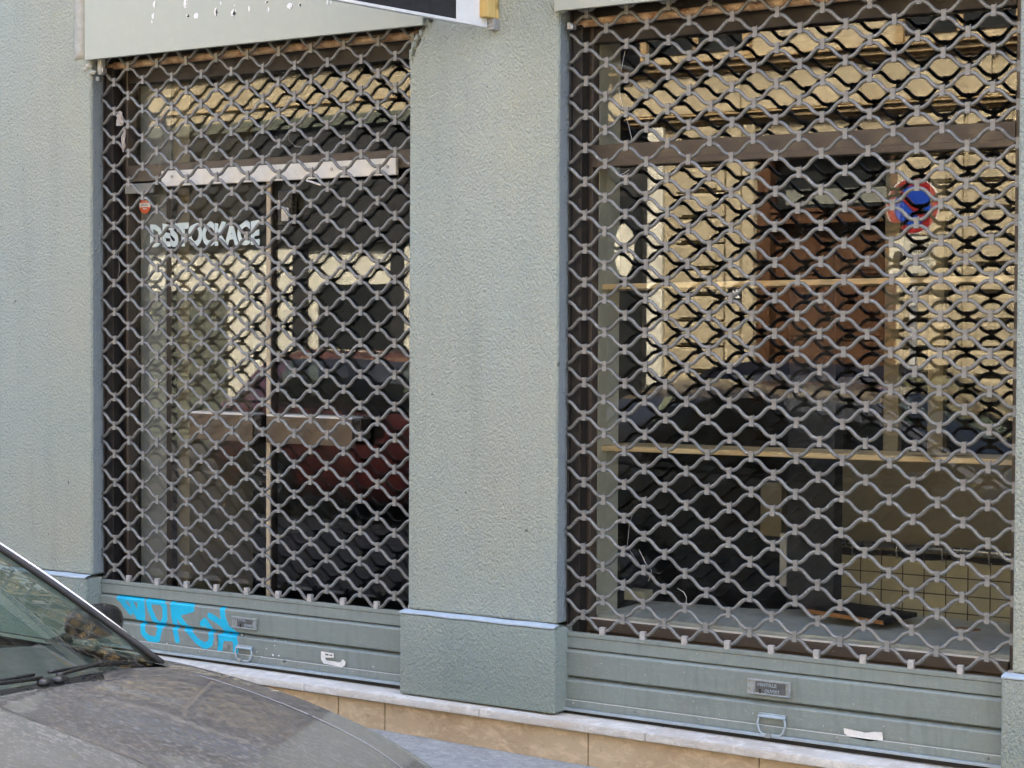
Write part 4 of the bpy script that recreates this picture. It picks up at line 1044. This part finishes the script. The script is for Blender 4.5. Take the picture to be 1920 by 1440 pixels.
    for x_ in (.02, -L2-.02):
        m = MB(); a_ = .26; m.add([wp(x_, -a_, .40 if x_ > 0 else .6), wp(x_, a_, .40 if x_ > 0 else .6), wp(x_, a_, .51 if x_ > 0 else .71), wp(x_, -a_, .51 if x_ > 0 else .71),
               wp(x_-.012, -a_, .40 if x_ > 0 else .6), wp(x_-.012, a_, .40 if x_ > 0 else .6), wp(x_-.012, a_, .51 if x_ > 0 else .71), wp(x_-.012, -a_, .51 if x_ > 0 else .71)],
               [(0, 1, 2, 3), (7, 6, 5, 4), (0, 4, 5, 1), (1, 5, 6, 2), (2, 6, 7, 3), (3, 7, 4, 0)])
        m.build('number_plate', 'white', c)
    # interior: dashboard, seats, steering wheel, parcel shelf
    cw = P['cowl']
    m = MB(); m.grid(lambda u, v: wp(lerp(cw-.03, cw-.62, v), (2*u-1)*.735, curve([(0, P['dashz']-.03), (.5, P['dashz']+.015), (.85, P['dashz']), (1, P['dashz']-.25)], v)-.03*abs(2*u-1)**3), 24, 16)
    m.build('dashboard', 'dash', c, smooth=True)
    for (sx_, yy, h) in ((cw-1.15, .36, .62), (cw-1.15, -.36, .62), (cw-2.0, .36, .55), (cw-2.0, -.36, .55)):
        if sx_ < -L2+.5: continue
        m = MB()
        def seat(u, v, sx_=sx_, yy=yy, h=h):
            t = 2*PI*u; f = lambda k: math.copysign(abs(k)**.6, k); k = .24*(1-.25*v)
            return wp(sx_-.10-.22*v+.07*f(math.cos(t)), yy+k*f(math.sin(t)), .35+h*v*1.0)
        m.grid(seat, 20, 10)
        m.grid(lambda u, v: (lambda t, k: wp(sx_+.18+.28*k*math.cos(t), yy+.25*k*math.sin(t), .42+.04*math.sqrt(1-k*k*.9)))(2*PI*u, v), 20, 6)
        s_ = m.build('seat', 'seat', c, smooth=True)
        m = MB(); f = lambda k: math.copysign(abs(k)**.6, k)
        m.grid(lambda u, v: wp(sx_-.34+.05*f(math.sin(PI*v)*math.cos(2*PI*u)), yy+.13*f(math.sin(PI*v)*math.sin(2*PI*u)), .35+h+.14+.10*f(math.cos(PI*v))), 20, 10)
        m.build('headrest', 'seat', s_, smooth=True)
    sy_ = P.get('steer', .36); m = MB()
    m.tube([wp(cw-.72+.07*math.sin(2*PI*k/24), sy_+.18*math.cos(2*PI*k/24), P['dashz']-.08+.17*math.sin(2*PI*k/24)) for k in range(25)], .014, 8)
    m.tube([wp(cw-.72, sy_-.17, P['dashz']-.08), wp(cw-.66, sy_, P['dashz']-.10), wp(cw-.72, sy_+.17, P['dashz']-.08)], .014, 6)
    m.build('steering_wheel', 'black_gloss', c, smooth=True)
    # cowl and wipers
    m = MB()
    ln = [gp(1, secs[0][1]*(1-k/12), .0) for k in range(12)]+[gp(-1, secs[0][1]*k/12, .0) for k in range(13)]
    def cowl(u, v):
        p = Vector(ln[int(round(u*24))]); return p+Vector((flip*.06*v, 0, -.004-.012*v))
    m.grid(cowl, 24, 3).build('cowl_panel', 'black_gloss', c, smooth=True)
    for (y0, y1, tt) in P['wipers']:
        def ws(y, v): # point on windscreen
            t = min(1, abs(y)/.70)*secs[0][1]; return Vector(gp(1 if y > 0 else -1, t, v, .012))
        m = MB(); n = 16
        m.tube([ws(lerp(y0, y1, k/n), lerp(.02, tt, k/n)) for k in range(n+1)], .004, 6)
        m.tube([ws(lerp(y0, y1, k/n)*1.0, lerp(.0, tt, (k/n)))+Vector((flip*.012, 0, .006*math.sin(PI*k/n)+.004)) for k in range(n+1)], .0045, 6)
        p = ws(y0, .0); wpr = m.build('wiper', 'black_gloss', c, smooth=True)
        MB().grid(lambda u, v: (lambda t, ph: p+Vector((flip*.02+  .014*math.sin(ph)*math.cos(t), .022*math.cos(ph), -.004+.010*math.sin(ph)*math.sin(t))))(2*PI*u, PI*v), 14, 8).build('wiper_pivot', 'black_gloss', wpr, smooth=True)
    return c

def hatch(scale_len=1., roofz=1.44):
    cw = -1.05
    P = dict(L=4.1, W=.88, rw=.31, wheels=(-.78, -3.33), cowl=cw, rear_glass_base=-3.95, roof=roofz, slope=-.018,
        w=[(-4.1, .80), (-3.9, .93), (-3.3, 1.0), (-1.2, 1.0), (-.6, .97), (-.3, .90), (-.12, .80), (0, .62)],
        top=[(-4.1, .80), (-4.0, .98), (-3.8, 1.02), (-1.3, 1.035), (-1.05, 1.02), (-.75, .99), (-.45, .943), (-.22, .875), (-.08, .77), (0, .55)],
        sh=[(-4.1, .75), (-4.0, .93), (-3.7, .96), (-1.3, .965), (-1.0, .95), (-.7, .91), (-.4, .838), (-.18, .74), (0, .52)],
        sill=[(-4.1, .38), (-3.9, .24), (-3.4, .2), (-.6, .2), (-.1, .24), (0, .38)],
        hoodline=[(-1.05, .69), (-.6, .665), (-.3, .59), (-.16, .47)], hood_front=-.16, ridge=.010, mirror=(-1.60, .93, 1.0),
        dashz=.98, wipers=[(.20, -.45, .012), (.24, .53, .012)])
    r = roofz-.07
    secs = [(0, .28, 'windscreen', 'car_glass'), (.28, .315, 'front_pillar', 'paint'), (.315, .48, 'front_side_window', 'tint_glass'), (.48, .51, 'door_pillar', 'black_gloss'),
            (.51, .66, 'rear_side_window', 'tint_glass'), (.66, .76, 'rear_pillar', 'paint'), (.76, 1.0, 'rear_window', 'tint_glass')]
    lo = [(0, (cw+.02, 0, 1.035)), (.14, (cw-.02, .40, 1.018)), (.28, (cw-.13, .745, .972)), (.315, (cw-.22, .80, .955)), (.48, (-2.15, .845, .95)), (.66, (-3.3, .82, .965)), (.76, (-3.88, .68, .98)), (1, (-4.0, 0, .98))]
    hi = [(0, (-1.80, 0, roofz)), (.14, (-1.84, .34, roofz-.012)), (.28, (-1.95, .575, r)), (.315, (-2.0, .60, r-.012)), (.48, (-2.5, .635, r+.005)), (.66, (-3.25, .615, r-.02)), (.76, (-3.60, .54, r-.05)), (1, (-3.72, 0, roofz-.07))]
    P['green'] = dict(secs=secs, lo=lo, hi=hi)
    return P
P = hatch(); P['detail'] = True; P['blackmirror'] = True
NOSE = -1.98
car('parked_car', (NOSE, -3.66, pav(NOSE)-.12), 1, 'paint_grey', 'dusty grey hatchback parked at the kerb in the left foreground', P)
P2 = hatch(1., 1.46)
car('parked_car', (-3.25, -7.0, pav(-3.25)-.12), 1, 'paint_dark', 'dark blue hatchback parked across the street, mirrored in the display window', P2)
P3 = hatch(1., 1.45)
car('parked_car', (-7.55, -7.0, pav(-7.55)-.12), 1, 'paint_red', 'red hatchback parked across the street, mirrored in the glass door', P3)
